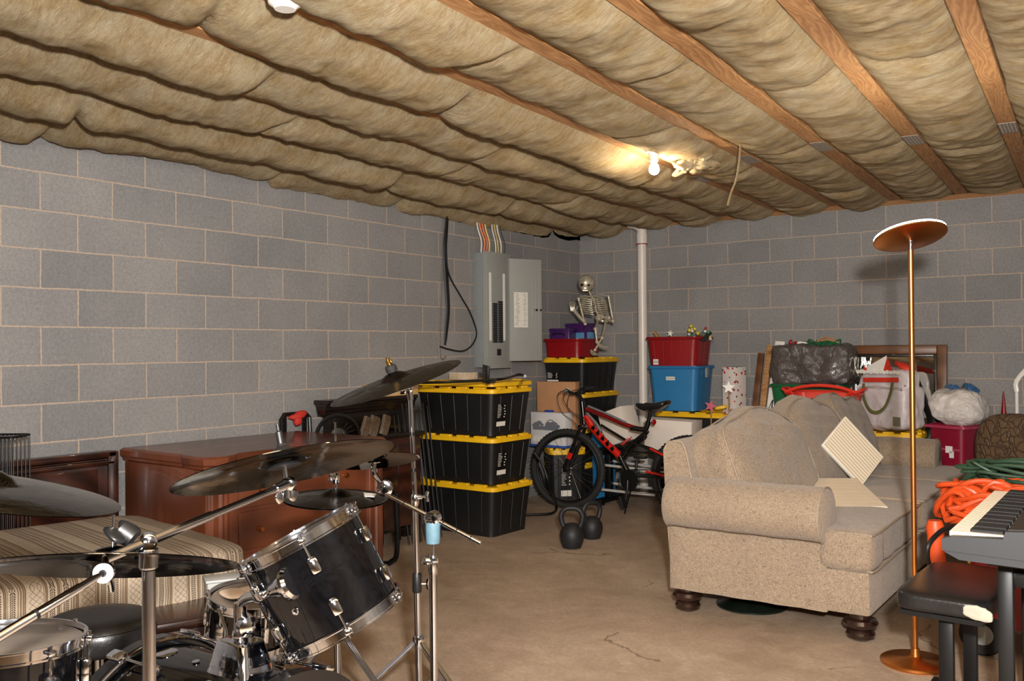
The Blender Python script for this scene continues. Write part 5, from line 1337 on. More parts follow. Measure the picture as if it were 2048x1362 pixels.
# flat tan box on top of the headboard
o = obj('flat_box', MB().box((0, 0, .045), (.13, .44, .09), bev=.003), plain('tan_cardboard', C(186, 150, 96), .8)); o.location = (.20, -3.02, 1.046); tag(o, 'flat tan box on the headboard cornice, under the raised tilted cymbal', 'box')
# three patterned golf-club-cover like pads standing on the dark cabinet
for q, (px_, py_, an) in enumerate(((733, 868, 24), (749, 872, 20), (772, 874, 18))):
    p = pX(px_, py_, .47)
    t = thing('patterned_pad', ['leftmost of three slanted brown patterned pads behind the cymbal', 'middle of three slanted brown patterned pads behind the cymbal', 'rightmost of three slanted brown patterned pads, nearest the chrome pole'][q], 'pad', (p.x, p.y, .802), 0, None)
    obj('pad', MB().soft((0, 0, .065), (.03, .075 if q == 1 else .055, .14), (R(-an), 0, 0), 6, .1, 8), M['strap'], t)
    obj('edge_binding', MB().at((0, 0, .065), (R(-an), 0, 0)).box((0, -.034 if q != 1 else -.042, 0), (.026, .006, .135), bev=.002), M['pipe_fab'], t)
# bundle of metal rods leaning beside the tote stack
rr = random.Random(2)
for q in range(9):
    xa = 787+q*8.4; a_ = pX(xa, 822+rr.uniform(-12, 10)-q*1.5, .34+.012*(q % 3)); b_ = V((a_.x+.10, a_.y+.045*(1 if q < 5 else .8), .0))
    o = obj('metal_rod', MB().cyl(b_, a_, .0055, seg=8), plain('dark_steel_rod', C(92, 92, 94), .3, .8))
    tag(o, 'dark metal rod beside the middle tote stack, %s in the leaning bundle' % ['leftmost', 'second from the left', 'third from the left', 'fourth from the left', 'fifth, midmost', 'fourth from the right', 'third from the right', 'second from the right', 'rightmost'][q], 'rod', 'metal rods leaning left of the middle tote stack')
# black folding tube stool under the hi-hat cymbal
def FZ(px, py, z=0): return pz(px, py, z)
a0, a1 = FZ(742, 1112), FZ(768, 1132)
t = thing('tubular_chair', 'black tubular steel chair with curved floor runners behind the tom drum', 'chair', ((a0.x+a1.x)/2, (a0.y+a1.y)/2, 0), 0, None, world=True)
u_ = (pz(650, 1112)-pz(770, 1128)).normalized()
for s, (fx_, fy_) in enumerate(((757, 1112), (788, 1130))):
    f0 = FZ(fx_, fy_, .012)
    k_ = f0+u_*.0
    obj('leg_runner', MB().tube([f0+u_*.26, f0+u_*.08, f0+u_*.02+V((0, 0, .02)), f0-u_*.025+V((0, 0, .09)), f0-u_*.02+V((0, 0, .40)), f0-u_*.0+V((0, 0, .455)), f0+u_*.24+V((0, 0, .46))], .0165, 10, 4), M['blackm'], t)
m0 = (FZ(748, 1110)+FZ(775, 1130))/2
obj('cross_bar', MB().cyl(FZ(748, 1110)+V((0, 0, .20)), FZ(748, 1110)+u_*.30+V((0, 0, .17)), .009), M['blackm'], t)
obj('seat', MB().soft(m0+u_*.13+V((0, 0, .49)), (.30, .30, .05), (0, 0, math.atan2(u_.y, u_.x)), 7, .1, 8), M['vinyl'], t)

# ================================================================== drum kit
def face_n(px, py, ang, ratio, top=1):
    r = ray(px, py).normalized(); e1 = (RT-r*RT.dot(r)).normalized(); e2 = (UP-r*UP.dot(r)); e2 = (e2-e1*e2.dot(e1)).normalized()
    a_ = R(ang); return ((e2*math.cos(a_)-e1*math.sin(a_))*math.sqrt(1-ratio*ratio)-r*ratio*top).normalized()
def cymbal(mb_c, nrm, Rr, mat_, parent, name='cymbal', bell=.055):
    f = frame(nrm); c = V(mb_c)
    pr = [(.006, .024), (bell*.45, .021), (bell*.8, .012), (bell, .002)]
    for i in range(1, 9): q = i/8; r_ = bell+(Rr-bell)*q; pr.append((r_, .002-.018*q**1.6))
    pr += [(Rr, -.0175)]+[(r_, z_-.0016) for r_, z_ in pr[::-1][1:]]
    m_ = MB(); m_.lathe(pr, c, nrm, 96, True, True)
    return obj(name, m_, mat_, parent, 60)
def wing(m, c, ax, s=1.0):
    f = frame(ax); m.lathe([(.009*s, 0), (.010*s, .014*s)], c, ax, 12)
    for k_ in (-1, 1): m.soft(V(c)+f@V((k_*.016*s, 0, .012*s)), (.018*s, .006*s, .022*s), f.to_4x4() @ Matrix.Rotation(-k_*.5, 4, 'Y'), 3, 0, 4)
def tbolt(m, c, ax, L=.03):
    f = frame(ax); c = V(c); e = c+f@V((0, 0, L)); m.cyl(c, e, .004, seg=8); m.tube([e+f@V((0, -.018, .004)), e+f@V((0, 0, 0)), e+f@V((0, .018, .004))], .006, 8, 3)
def joint(m, c, ax, r=.022, w_=.022):
    m.lathe([(r*.7, -w_/2-.003), (r, -w_/2), (r, w_/2), (r*.7, w_/2+.003), (r*.35, w_/2+.006)], c, ax, 24)
def tripod(t, base, hubz, spread, angs, r=.009):
    hub = V((base.x, base.y, hubz))
    obj('hub', MB().lathe([(.02, -.02), (.022, -.012), (.022, .012), (.02, .02)], hub, (0, 0, 1), 20), M['chrome'], t)
    lo = V((base.x, base.y, hubz*.30))
    obj('lower_collar', MB().lathe([(.018, -.014), (.02, 0), (.018, .014)], lo, (0, 0, 1), 18), M['chrome'], t)
    for a_ in angs:
        d = V((math.cos(a_), math.sin(a_), 0)); ft_ = V((base.x, base.y, .012))+d*spread; sd = V((-d.y, d.x, 0))
        mid = hub.lerp(ft_, .08)+V((0, 0, .01))
        lg = MB()
        for s in (-.008, .008): lg.tube([hub+d*.02+sd*s, mid+sd*s, ft_+sd*s], .005, 6, 0, flat=(1, 1))
        lg.tube([hub+d*.02, mid, ft_], .0045, 6)
        lo_ = obj('leg', lg, M['chrome2'], t)
        br = MB()
        for s in (-.007, .007): br.tube([lo+d*.015+sd*s, hub.lerp(ft_, .52)+sd*s], .0038, 6)
        obj('brace', br, M['chrome2'], lo_)
        obj('rubber_foot', MB().soft(ft_+V((0, 0, .002)), (.045, .026, .024), (0, 0, a_), 3, .1, 5), M['rubber'], lo_)
DD = FW.copy(); DD.z = 0; DD.normalize(); RR = RT.copy(); RR.z = 0; RR.normalize(); ZZ = V((0, 0, 1))
# --- stand D: straight stand with big tilted cymbal
Dd = 3.3
ptp = pd(822, 790, Dd); bs = V((ptp.x, ptp.y, 0)); bs = V(((pd(838, 1330, Dd)).x, (pd(838, 1330, Dd)).y, 0))
t = thing('cymbal_stand', 'tall straight chrome cymbal stand holding the steeply tilted cymbal', 'stand', bs, 0, None, world=True)
q0, q1, q2 = pd(838, 1290, Dd), pd(830, 1000, Dd), pd(820, 792, Dd)
obj('lower_tube', MB().cyl(V((q0.x, q0.y, .06)), pd(834, 1150, Dd), .0125, seg=20), M['chrome2'], t)
obj('middle_tube', MB().cyl(pd(834, 1152, Dd), q1, .0105, seg=20), M['chrome2'], t)
obj('upper_tube', MB().cyl(q1, pd(821, 800, Dd), .0086, seg=18), M['chrome'], t)
cl = MB(); cl.lathe([(.015, -.035), (.017, -.03), (.017, .03), (.015, .035)], pd(834, 1165, Dd), ZZ, 20); o = obj('collar', cl, M['blackp'], t)
m_ = MB(); tbolt(m_, pd(838, 1168, Dd), RR); obj('wing_bolt', m_, M['chrome'], o)
cl = MB(); cl.lathe([(.012, -.02), (.015, -.012), (.015, .012), (.012, .02)], q1, ZZ, 20); cl.box(q1+RR*.012+V((0, 0, .012)), (.05, .02, .012), (0, 0, -.6), bev=.003); o = obj('collar', cl, M['chrome'], t)
m_ = MB(); tbolt(m_, q1+RR*.02+V((0, 0, .012)), RR, .022); obj('wing_bolt', m_, M['chrome'], o)
for yy in (868, 940): obj('tube_ring', MB().lathe([(.0094, -.006), (.0094, .006)], pd(820+(yy-792)*.048, yy, Dd), ZZ, 16), M['blackm'], t)
nD = face_n(789, 757, 18.8, .12, 1)
cD = pd(789, 757, Dd)
jt = MB(); joint(jt, pd(818, 777, Dd), DD, .016, .022); jt.cyl(pd(821, 800, Dd), pd(818, 780, Dd), .011, .013); jt.tube([pd(818, 777, Dd), pd(806, 786, Dd), pd(799, 782, Dd), pd(796, 772, Dd)], .006, 8, 3); jt.cyl(pd(796, 772, Dd), cD+nD*.055, .0035)
obj('tilter', jt, M['chrome'], t)
obj('felt', MB().lathe([(.019, 0), (.021, .004), (.021, .022), (.018, .026)], cD+nD*.024, nD, 20).lathe([(.018, -.03), (.018, -.004)], cD, nD, 20), M['rubber'], t)
m_ = MB(); wing(m_, cD+nD*.052, nD, 1.2); obj('wing_nut', m_, plain('brass_wing_nut', C(196, 156, 70), .25, 1), t)
tripod(t, bs, pd(838, 1283, Dd).z, .42, [math.atan2(RR.y, RR.x)+R(200), math.atan2(RR.y, RR.x)+R(-40), math.atan2(RR.y, RR.x)+R(80)])
t2 = thing('cymbal', 'large dark cymbal tilted steeply above the black headboard, left of the totes', 'cymbal', cD, 0, None, world=True)
cymbal(cD, nD, .245, M['cym2'], t2)
# --- stand C: short boom with blue tape
Dc = 2.95
cb_ = pd(868, 1340, Dc); bs = V((cb_.x, cb_.y, 0)); vx = lambda py: V((cb_.x, cb_.y, pd(868, py, Dc).z))
t = thing('boom_stand', 'chrome boom cymbal stand wrapped with pale blue tape below its clamp', 'stand', bs, 0, None, world=True)
obj('lower_tube', MB().cyl(V((bs.x, bs.y, .05)), vx(1135), .0130, seg=20), M['chrome2'], t)
obj('upper_tube', MB().cyl(vx(1135), vx(1060), .0045, seg=14), M['chrome'], t)
cl = MB(); cl.lathe([(.013, -.03), (.016, -.02), (.016, .02), (.013, .03)], vx(1130), ZZ, 20); o = obj('collar', cl, M['chrome2'], t)
m_ = MB(); wing(m_, vx(1122), -RR, 1.6); m_.box(vx(1116), (.06, .02, .01), (0, .25, -.6), bev=.003); obj('wing_bolt', m_, M['chrome'], o)
obj('tape', MB().lathe([(.0215, -.033), (.023, -.02), (.024, .03), (.0235, .034)], vx(1066), ZZ, 22), M['tapeblue'], t)
jc = vx(1037)
m_ = MB(); joint(m_, jc, DD*.9+RR*.3, .024, .034); m_.lathe([(.021, -.02), (.022, .012)], vx(1050), ZZ, 20); obj('boom_clamp', m_, M['chrome'], t)
e0, e1 = pd(768, 987, Dc+.06), pd(962, 1088, Dc-.02)
sh_ = jc-(e0+(e1-e0)*((jc-e0).dot(e1-e0)/(e1-e0).length_squared)); e0 = e0+sh_; e1 = e1+sh_
bt = obj('boom_tube', MB().cyl(e0, e1, .0072, seg=14), M['white'] if False else M['chrome'], t)
for f_ in (.22, .62, .76, .90): obj('tube_ring', MB().lathe([(.0077, -.002), (.0077, .002)], e0.lerp(e1, f_), e1-e0, 12), M['blackm'], bt)
obj('boom_end', MB().cyl(e0.lerp(e1, .985), e1, .0080, seg=14), M['chrome'], bt)
m_ = MB(); j2 = pd(771, 978, Dc+.06)+sh_*.5; joint(m_, j2, DD, .026, .026); m_.cyl(e0, j2, .008, .012); m_.tube([j2, j2+UP*.03-RR*.022, j2+UP*.055-RR*.036, j2+UP*.085-RR*.036], .0085, 10, 3); m_.lathe([(.02, 0), (.022, .003)], j2+UP*.085-RR*.036, UP, 20)
obj('tilter', m_, M['chrome'], t)
tripod(t, bs, .30, .38, [math.atan2(RR.y, RR.x)+R(170), math.atan2(RR.y, RR.x)+R(-55), math.atan2(RR.y, RR.x)+R(50)])
nC = face_n(745, 918, 5, .17, -1); cC = j2+UP*.092-RR*.036
t2 = thing('cymbal', 'small dark splash cymbal on the blue-taped boom stand', 'cymbal', cC, 0, None, world=True)
cymbal(cC+nC*.014, nC, .150, M['cym'], t2, bell=.035)
# --- stand E: hi-hat stand
De = 3.2
ce = pd(672, 997, De); bs = V((ce.x, ce.y, 0)); vx = lambda py: V((ce.x, ce.y, pd(672, py, De).z))
t = thing('hi_hat_stand', 'chrome hi-hat stand with tripod legs, standing behind the tom drum', 'stand', bs, 0, None, world=True)
obj('rod', MB().cyl(vx(1000), vx(845), .0032, seg=10), M['chrome'], t)
obj('tube', MB().cyl(V((bs.x, bs.y, .05)), vx(1015), .0095, seg=16), M['chrome2'], t)
m_ = MB().lathe([(.012, -.02), (.014, -.016), (.014, .010), (.007, .016)], vx(955), ZZ, 16); tbolt(m_, vx(952), -RR, .018); m_.lathe([(.005, 0), (.005, .05), (.012, .052), (.012, .056)], vx(992), ZZ, 14); obj('clutch', m_, M['chrome'], t)
obj('felt', MB().lathe([(.014, 0), (.016, .004), (.014, .014)], vx(988), ZZ, 18), M['rubber'], t)
tripod(t, bs, pd(672, 1258, De).z, .40, [math.atan2(RR.y, RR.x)+R(-28), math.atan2(RR.y, RR.x)+R(215), math.atan2(RR.y, RR.x)+R(100)], .009)
nE = face_n(669, 998, .5, .19, 1)
t2 = thing('cymbal', 'flat matte black hi-hat cymbal with a torn white sticker behind the tom', 'cymbal', ce, 0, None, world=True)
co = cymbal(ce+nE*.012, nE, .180, M['cym2'], t2)
m_ = MB(); sp_ = ce+RR*.115+DD*.03+V((0, 0, .007)); m_.prism([(-.055, -.012), (.03, -.028), (.058, .0), (-.012, .026)], .0012, sp_, (0, 0, -.55)); obj('torn_sticker', m_, M['white'], co)
t2 = thing('cymbal', 'lower hi-hat cymbal directly beneath the matte black one', 'cymbal', ce, 0, None, world=True)
cymbal(ce-nE*.016, -nE, .180, M['cym2'], t2)
# --- stand B: big boom with ride cymbal
Db = 1.82
tb_ = pd(297, 1085, Db); bs = V((tb_.x, tb_.y, 0)); vx = lambda py: V((tb_.x, tb_.y, pd(297, py, Db).z))
t = tB = thing('boom_stand', 'big chrome boom stand in front at the left carrying the large brown-black cymbal', 'stand', bs, 0, None, world=True)
obj('lower_tube', MB().cyl(V((bs.x, bs.y, .30)), vx(1140), .0130, seg=24).cyl(V((bs.x, bs.y, .05)), V((bs.x, bs.y, .32)), .0142, seg=24), M['chrome2'], t)
o = obj('collar', MB().lathe([(.016, -.022), (.019, -.018), (.019, .016), (.016, .02)], vx(1115), ZZ, 26), M['chrome2'], t)
m_ = MB(); wing(m_, vx(1078)-RR*.03, (-RR+UP*.7), 2.2); obj('wing_bolt', m_, M['blackp'], o)
jc = vx(1083)
m_ = MB(); joint(m_, jc, DD*.8-RR*.3, .017, .03); m_.lathe([(.012, 0), (.014, .02)], vx(1104), ZZ, 20); obj('boom_clamp', m_, M['chrome'], t)
e1 = pd(583, 964, 2.14); e0 = pd(212, 1117, 1.74)
sh_ = jc-(e0+(e1-e0)*((jc-e0).dot(e1-e0)/(e1-e0).length_squared)); e0 += sh_; e1 += sh_
obj('boom_tube', MB().cyl(e0, e0.lerp(e1, .52), .0098, seg=20).cyl(e0.lerp(e1, .50), e0.lerp(e1, .94), .0080, seg=20), M['chrome2'], t)
m_ = MB(); j2 = pd(574, 968, 2.13)+sh_; m_.cyl(e0.lerp(e1, .90), e1, .011, .013); joint(m_, j2+(e1-j2)*.5, DD, .016, .022); wing(m_, j2-UP*.012, -UP, 1.3); m_.cyl(j2, pd(569, 925, 2.13)+sh_, .0055); obj('tilter', m_, M['chrome'], t)
# lower arm with washer joint running off to the left
w0 = pd(207, 1146, 1.70)
m_ = MB(); m_.cyl(w0+FW*.006, e0, .007); m_.lathe([(.018, .002), (.018, .010)], w0, FW, 28); o = obj('washer_joint', m_, M['chrome'], t)
obj('white_washer', MB().lathe([(.0185, -.004), (.0185, .001)], w0, FW, 30), M['white'], o); obj('washer_bolt', MB().lathe([(.006, -.009), (.008, -.003)], w0, FW, 16), M['blackm'], o)
le = pd(-130, 1352, 1.45)
obj('counter_arm', MB().cyl(w0, w0.lerp(le, .16), .006, .0075).cyl(w0.lerp(le, .16), le, .0085, seg=18), M['chrome'], t)
obj('arm_marks', MB().lathe([(.0092, -.003), (.0092, .003)], w0.lerp(le, .44), le-w0, 14), M['blackm'], t)
cBc = pd(569, 922, 2.13)+sh_; nB = (ZZ*.955-RR*.215+DD*.02+V((0, 0, 0))).normalized()
nB = (UP*.93-RR*.215-(-FW)*.16+FW*0).normalized()
tripod(t, bs, .34, .42, [math.atan2(RR.y, RR.x)+R(0), math.atan2(RR.y, RR.x)+R(120), math.atan2(RR.y, RR.x)+R(240)])
t2 = thing('cymbal', 'large glossy brown-black ride cymbal on the front boom stand, underside showing', 'cymbal', cBc, 0, None, world=True)
nB = face_n(570, 930, 11.8, .155, -1)
o = cymbal(cBc, nB, .255, M['cym'], t2)
m_ = MB().lathe([(.034, 0), (.03, .006), (.012, .018), (.010, .024)], cBc+nB*.018, nB, 24).lathe([(.008, 0), (.008, .03), (.004, .034), (.004, .05)], cBc+nB*.04, nB, 14).lathe([(.040, -.012), (.036, -.006), (.02, -.002)], cBc, nB, 24)
obj('bell_cup', m_, M['blackp'], o)
# --- hi-hat pair in the left foreground
ch = pd(228, 1127, 1.80); nH = (UP*.985+FW*.155-RR*.0).normalized()
nH = (UP-FW*(-.0)).normalized(); 
nH = face_n(225, 1127, 0, .10, -1)
t2 = thing('cymbal', 'wide thin dark cymbal lying nearly level in the left foreground over the drum stool', 'cymbal', ch, 0, None, world=True)
cymbal(ch+nH*.010, nH, .238, M['cym'], t2)
obj('cymbal_rod', MB().cyl(ch-nH*.05, V((ch.x, ch.y, pd(228, 1030, 1.8).z)), .0032, .0028), M['chrome'], tB)
obj('rod_sleeve', MB().cyl(ch+V((0, 0, .01)), V((ch.x, ch.y, pd(228, 1070, 1.8).z)), .006, .0042), M['chrome'], tB)
obj('cymbal_arm', MB().tube([w0+FW*.012, w0.lerp(ch-nH*.05, .5)+FW*.01, ch-nH*.05], .006, 10, 4), M['chrome'], tB)
# --- cymbal cut by the left edge, on its own stand
cA = pd(-27, 962, 1.78); nA = face_n(-27, 962, -8, .14, 1)
t2 = thing('cymbal', 'glossy black cymbal cut by the left edge of the photo', 'cymbal', cA, 0, None, world=True)
cymbal(cA, nA, .250, M['cym'], t2)
t = thing('cymbal_stand', 'black cymbal stand just outside the left edge under the glossy cymbal', 'stand', (cA.x, cA.y, 0), 0, None, world=True)
obj('tube', MB().cyl(V((cA.x, cA.y, .05)), cA-V((0, 0, .02)), .008), M['chrome2'], t); tripod(t, V((cA.x, cA.y, 0)), .3, .3, [R(20), R(140), R(260)])

# --- drums
def drum(t, c, ax, Rr, Hh, lugs=8, head='drumhead', hoopw=.024, phase=0, shellm='shell', lug_h=None):
    """c: centre of the shell; ax: towards the top head"""
    f = frame(ax, UP if abs(V(ax).normalized().dot(UP)) < .95 else None); c = V(c); ax = V(ax).normalized()
    obj('shell', MB().lathe([(Rr, -Hh/2), (Rr, Hh/2)], c, ax, 72), M[shellm], t)
    for s in (1, -1):
        h = MB(); zt = s*Hh/2
        h.lathe([(Rr+.004, zt-s*.012), (Rr+.010, zt-s*.012), (Rr+.010, zt-s*.008), (Rr+.0065, zt-s*.006), (Rr+.0065, zt+s*.012), (Rr+.009, zt+s*.013), (Rr+.009, zt+s*.017), (Rr+.003, zt+s*.017), (Rr+.003, zt-s*.012)], c, ax, 72, False, False)
        ho = obj('hoop', h, M['chrome'], t)
        obj('drum_head', MB().lathe([(Rr, zt+s*.003), (Rr*.97, zt+s*.006), (.01, zt+s*.006)], c, ax, 64), M[head], ho)
    for q in range(lugs):
        a_ = phase+2*pi*q/lugs; d = f@V((math.cos(a_), math.sin(a_), 0))
        fr = Matrix((d.cross(ax)*-1, d, ax)).transposed()
        for s in (1, -1):
            m_ = MB(); zc = s*(Hh/2-.062)
            m_.box(c+d*(Rr+.010)+ax*zc, (.026, .020, .040), fr, bev=.007)
            lo_ = obj('lug', m_, M['chrome'], t)
            m_ = MB().cyl(c+d*(Rr+.013)+ax*(zc+s*.015), c+d*(Rr+.013)+ax*(s*(Hh/2+.010)), .003, seg=8).box(c+d*(Rr+.014)+ax*(s*(Hh/2+.004)), (.02, .014, .012), fr, bev=.003).cyl(c+d*(Rr+.013)+ax*(s*(Hh/2+.008)), c+d*(Rr+.013)+ax*(s*(Hh/2+.020)), .0045, seg=8)
            obj('tension_rod', m_, M['chrome'], lo_)
    return f
# main tom
Dt = 2.36
ctm = pd(641, 1160, Dt); axT = (UP*.885-RT*.465+FW*.02).normalized()
t = thing('tom_drum', 'glossy black tom drum with chrome hoops tilted on the bass drum mount', 'drum', ctm, 0, None, world=True)
drum(t, ctm, axT, .160, .235, 6, phase=R(20))
fT = frame(axT, UP)
# vent grommet and mount
sideT = axT.cross(FW).normalized()*-1
def onT(px, py):   # point on the tom surface seen at a pixel
    d = ray(px, py).normalized(); o_ = CAM-ctm; a_ = d-axT*d.dot(axT); b_ = o_-axT*o_.dot(axT)
    A, B_, C_ = a_.dot(a_), 2*a_.dot(b_), b_.dot(b_)-.160**2
    dd = B_*B_-4*A*C_
    s = (-B_-math.sqrt(max(dd, 0)))/(2*A); return CAM+d*s
vg = onT(592, 1222); n_ = (vg-ctm); n_ = (n_-axT*n_.dot(axT)).normalized()
obj('vent_grommet', MB().lathe([(.005, .001), (.009, .002), (.009, .004), (.005, .0045)], vg, n_, 20, False, False), M['chrome'], t)
mp = onT(578, 1166); n_ = (mp-ctm); n_ = (n_-axT*n_.dot(axT)).normalized()
arm0 = pd(480, 1205, 2.30)
mt_ = MB().lathe([(.034, 0), (.035, .005), (.030, .02), (.022, .038), (.018, .05)], mp, (arm0-mp).normalized()*.8+n_*.2, 28); mt_.lathe([(.036, -.012), (.042, -.004), (.042, .004), (.036, .008)], mp, (arm0-mp).normalized()*.85+n_*.25, 32)
obj('mount_bracket', mt_, M['chrome'], t)
# small snare-like drum behind
cs2 = pd(500, 1238, 3.0); axS = (ZZ*.985+RR*.10-DD*.10).normalized()
t = thing('small_drum', 'smaller black drum with chrome hoops standing behind the tilted tom', 'drum', cs2, 0, None, world=True)
drum(t, cs2, axS, .127, .14, 6, 'drumhead', phase=R(10))
obj('stand_pole', MB().cyl(V((cs2.x, cs2.y, .02)), cs2-axS*.07, .011), M['chrome2'], t)
obj('foot_disc', MB().lathe([(.12, 0), (.12, .012), (.02, .03)], (cs2.x, cs2.y, 0), seg=30), M['blackm'], t)
pp = cs2+axS*.086-RR*.05-DD*.02
t = thing('felt_mute', 'cream felt mute pads lying on the small drum behind the tom', 'mute pad', (pp.x, pp.y, pp.z), R(-20))
obj('pad', MB().soft((.0, 0, .006), (.14, .08, .018), (0, -.05, 0), 3, .1, 8), M['pad'], t); obj('pad', MB().soft((.02, .05, .014), (.12, .06, .018), (0, -.1, .1), 3, .1, 8), M['pad'], t)
# bass drum
Rb = .279; Lb = .50; axb = -V((math.cos(R(1.8)), math.sin(R(1.8)), 0)); cb2 = V((2.526, -6.498, .31))-axb*.264
t = thing('bass_drum', 'scratched glossy black bass drum at the bottom of the photo, cut by its edge', 'drum', (cb2.x, cb2.y, 0), 0, None, world=True)
obj('shell', MB().lathe([(Rb-.006, -Lb/2), (Rb-.006, Lb/2)], cb2, axb, 96), M['shell'], t)
fb = frame(axb, ZZ)
for s in (1, -1):
    ho = obj('wood_hoop', MB().lathe([(Rb-.004, s*(Lb/2-.005)), (Rb+.014, s*(Lb/2-.005)), (Rb+.014, s*(Lb/2+.032)), (Rb-.004, s*(Lb/2+.032))], cb2, axb, 96), M['bikeblack'], t)
    obj('chrome_inlay', MB().tube(circ(cb2+axb*s*(Lb/2-.012), axb, Rb+.008, 96), .006, 8, closed=True), M['chrome'], ho)
    obj('drum_head', MB().lathe([(Rb, s*(Lb/2+.012)), (.01, s*(Lb/2+.014))], cb2, axb, 64), M['shell'], ho)
    for q in range(8):
        a_ = R(22.5-90+45*q)+R(0); d = fb@V((math.cos(a_), math.sin(a_), 0)); fr = Matrix((axb.cross(d), axb, d)).transposed()
        m_ = MB().box(cb2+d*(Rb+.020)+axb*s*(Lb/2+.012), (.032, .058, .014), fr, bev=.006); c_ = obj('claw', m_, M['chrome'], t)
        m_ = MB().cyl(cb2+d*(Rb+.016)+axb*s*(Lb/2-.0), cb2+d*(Rb+.012)+axb*s*(Lb/2-.13), .0042, seg=10); tt = cb2+d*(Rb+.016)+axb*s*(Lb/2-.01)
        obj('tension_rod', m_, M['chrome'], c_)
        obj('lug', MB().box(cb2+d*(Rb+.008)+axb*s*(Lb/2-.14), (.024, .042, .024), fr, bev=.009), M['chrome'], t)
# oval badge on the shell
front = -DD+axb*DD.dot(axb); front.normalize()
def onB(px, py):
    d = ray(px, py).normalized(); o_ = CAM-cb2; a_ = d-axb*d.dot(axb); b_ = o_-axb*o_.dot(axb); rr_ = Rb-.006
    A, B_, C_ = a_.dot(a_), 2*a_.dot(b_), b_.dot(b_)-rr_**2
    return CAM+d*((-B_-math.sqrt(max(B_*B_-4*A*C_, 0)))/(2*A))
bp_ = onB(332, 1306); dn_ = (bp_-cb2); dn_ = (dn_-axb*dn_.dot(axb)).normalized()
obj('badge', MB().at(bp_, Matrix((axb, dn_.cross(axb), dn_)).transposed()).lathe([(.030, 0), (.030, .002), (.026, .003)], seg=28), M['chrome'], t)
vp_ = onB(392, 1325); dv_ = (vp_-cb2); dv_ = (dv_-axb*dv_.dot(axb)).normalized()
obj('vent_grommet', MB().lathe([(.004, .0), (.010, .002), (.010, .004)], vp_, dv_, 20), M['chrome'], t)
for s_ in (-1, 1):
    obj('spur', MB().cyl(cb2-axb*.10+V((0, s_*(Rb-.01), -.05)), V(((cb2-axb*.2).x, cb2.y+s_*(Rb+.06), .006)), .007), M['chrome2'], t)
# tom mount on the bass drum
best = min(range(-60, 61), key=lambda q: abs(((cb2+axb*q*.004+V((0, 0, Rb))-CAM).dot(RT)/(cb2+axb*q*.004+V((0, 0, Rb))-CAM).dot(FW))*F+1024-482))
top = cb2+axb*best*.004+V((0, 0, Rb-.012))
post = pd(492, 1300, (top-CAM).dot(FW))
t = thing('tom_mount', 'chrome tom mount bracket rising from the bass drum to the tilted tom', 'mount', (top.x, top.y, top.z), 0, None, world=True)
pb = MB().loft([rrect(.15, .11, .02, 0), rrect(.145, .105, .02, .01), rrect(.11, .08, .02, .075), rrect(.095, .07, .015, .08)])
pb.v = [Matrix.Rotation(math.atan2(axb.y, axb.x), 4, 'Z') @ p + top for p in pb.v]
obj('base_bracket', pb, M['chrome'], t)
tp0 = top+V((0, 0, .06)); tp1 = V((tp0.x, tp0.y, pd(490, 1205, (top-CAM).dot(FW)).z))
obj('post', MB().cyl(tp0, tp1, .0165, seg=24).lathe([(.019, -.012), (.021, -.006), (.021, .006), (.019, .012)], tp0+V((0, 0, .03)), ZZ, 24), M['chrome'], t)
m_ = MB(); joint(m_, tp0.lerp(tp1, .52)+RR*.02-DD*.01, RR*.5-DD*.8, .026, .05); obj('knuckle', m_, M['chrome'], t)
e_ = mp+n_*.02
obj('arm', MB().tube([tp1+V((0, 0, -.03)), tp1+V((0, 0, -.008)), tp1+(e_-tp1)*.15+V((0, 0, .004)), tp1.lerp(e_, .5), e_], .0135, 16, 4), M['chrome'], t)
obj('arm_clamp', MB().lathe([(.018, -.01), (.020, -.006), (.020, .006), (.018, .01)], tp1.lerp(e_, .45), e_-tp1, 22).soft(tp1.lerp(e_, .45)+UP*.028, (.03, .02, .04), frame(-FW), 4, 0, 6), M['chrome'], t)
obj('side_rod', MB().tube([top+(-RR)*.06+V((0, 0, .02)), pd(452, 1270, 2.5), pd(440, 1225, 2.6)], .005, 8, 3), M['chrome2'], t)
# snare / floor tom at bottom left
cf = pd(2, 1350, 2.08); axF = (ZZ*.985+RR*.02+DD*(.06)).normalized()
t = thing('snare_drum', 'black and chrome snare drum cut by the bottom left corner', 'drum', (cf.x, cf.y, 0), 0, None, world=True)
drum(t, cf, axF, .168, .14, 8, 'drumhead', phase=R(5))
obj('stand_pole', MB().cyl(V((cf.x, cf.y, .02)), cf-axF*.08, .012), M['chrome2'], t)
tripod(t, V((cf.x, cf.y, 0)), .28, .26, [R(0), R(120), R(240)])
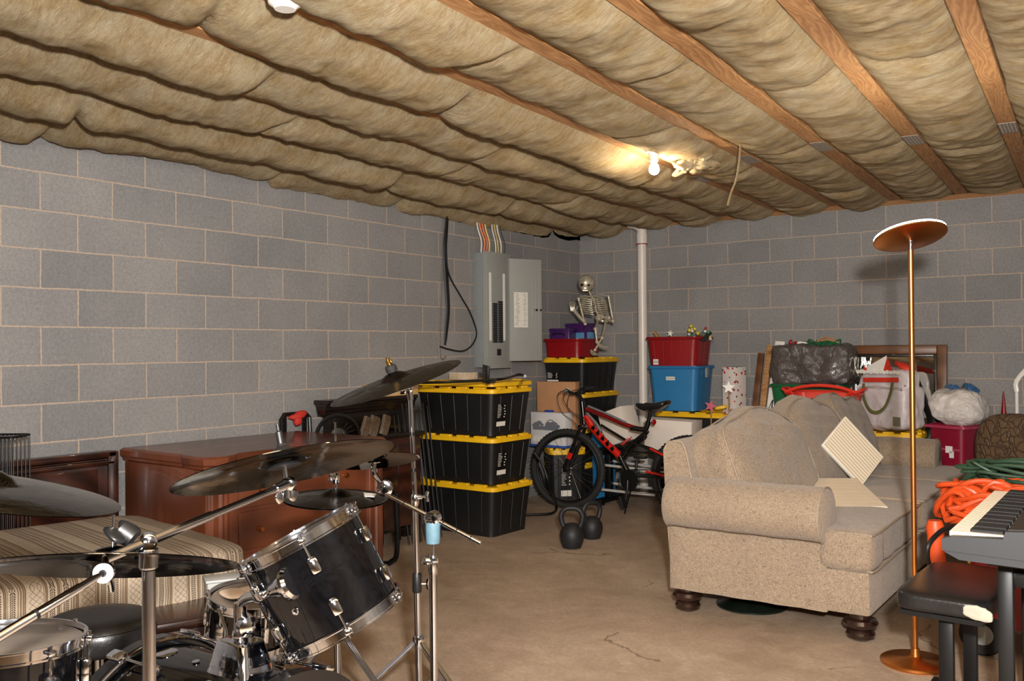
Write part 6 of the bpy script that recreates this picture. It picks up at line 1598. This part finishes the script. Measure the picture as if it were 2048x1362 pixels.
# drum throne
th = pz(198, 1223, .565)
t = thing('drum_throne', 'round black padded drum stool in front of the bed', 'stool', (th.x, th.y, 0), 0)
obj('seat', MB().lathe([(.14, .455), (.165, .462), (.172, .48), (.172, .515), (.165, .54), (.14, .552), (.08, .557), (.003, .558)], seg=56), M['vinyl'], t, 60)
sm = MB().tube([V((.1685*math.cos(2*pi*q/48), .1685*math.sin(2*pi*q/48), .534)) for q in range(48)], .0035, 6, closed=True); obj('seam', sm, M['vinyl'], t)
obj('post', MB().cyl((0, 0, .10), (0, 0, .46), .014), M['chrome2'], t)
for q in range(3):
    a_ = R(30+120*q); obj('leg', MB().tube([(0, 0, .20), (.13*math.cos(a_), .13*math.sin(a_), .12), (.24*math.cos(a_), .24*math.sin(a_), .012)], .010, 8, 3), M['chrome2'], t)
# dark wooden chest and grey box behind the throne
dc = pz(395, 1215, .40)
t = thing('blanket_chest', 'low dark brown wooden chest between the drum stool and the small drum', 'chest', (dc.x-.05, dc.y-.02, 0), R(-20))
obj('chest_body', MB().box((0, 0, .18), (.32, .42, .36), bev=.006), M['darkwood'], t); obj('lid', MB().box((0, 0, .38), (.35, .45, .035), bev=.01), M['darkwood'], t)
gp = pz(418, 1185, .40)
t = thing('grey_box', 'small grey box with a curved front lying on the dark chest', 'box', (dc.x-.02, dc.y+.15, .398), R(-30))
obj('case', MB().box((0, 0, .04), (.10, .16, .075), bev=.008), plain('light_grey_plastic', C(146, 146, 142), .5), t); obj('lid', MB().box((0, 0, .083), (.11, .17, .012), bev=.004), plain('grey_plastic_lid', C(160, 160, 156), .5), t)

# repeats of a kind share a group
GR = {'cymbal': 'cymbals of the drum kit', 'kettlebell': 'kettlebells on the floor', 'pleated_filter': 'cream air filters on the sofa', 'purple_box': 'purple boxes in the red bin', 'patterned_pad': 'patterned pads by the slatted headboard',
      'electrical_cable': 'cables rising from the electrical panel', 'hanging_cable': 'cables hanging down the left wall', 'extension_cord': 'extension cords piled on the cart', 'maroon_tote': 'maroon totes by the back wall', 'star_ornament': 'star ornaments behind the sofa',
      'white_carton': 'white cartons on the rack', 'insulation_scrap': 'loose scraps of ceiling insulation', 'boom_stand': 'chrome boom stands', 'cymbal_stand': 'straight cymbal stands', 'ceiling_light': 'bulb holders on the ceiling', 'wooden_board': 'boards leaning on the back wall'}
for o in list(COL.objects):
    if o.parent is None and 'label' in o and 'group' not in o:
        g_ = GR.get(o.name.split('.')[0])
        if g_: o['group'] = g_
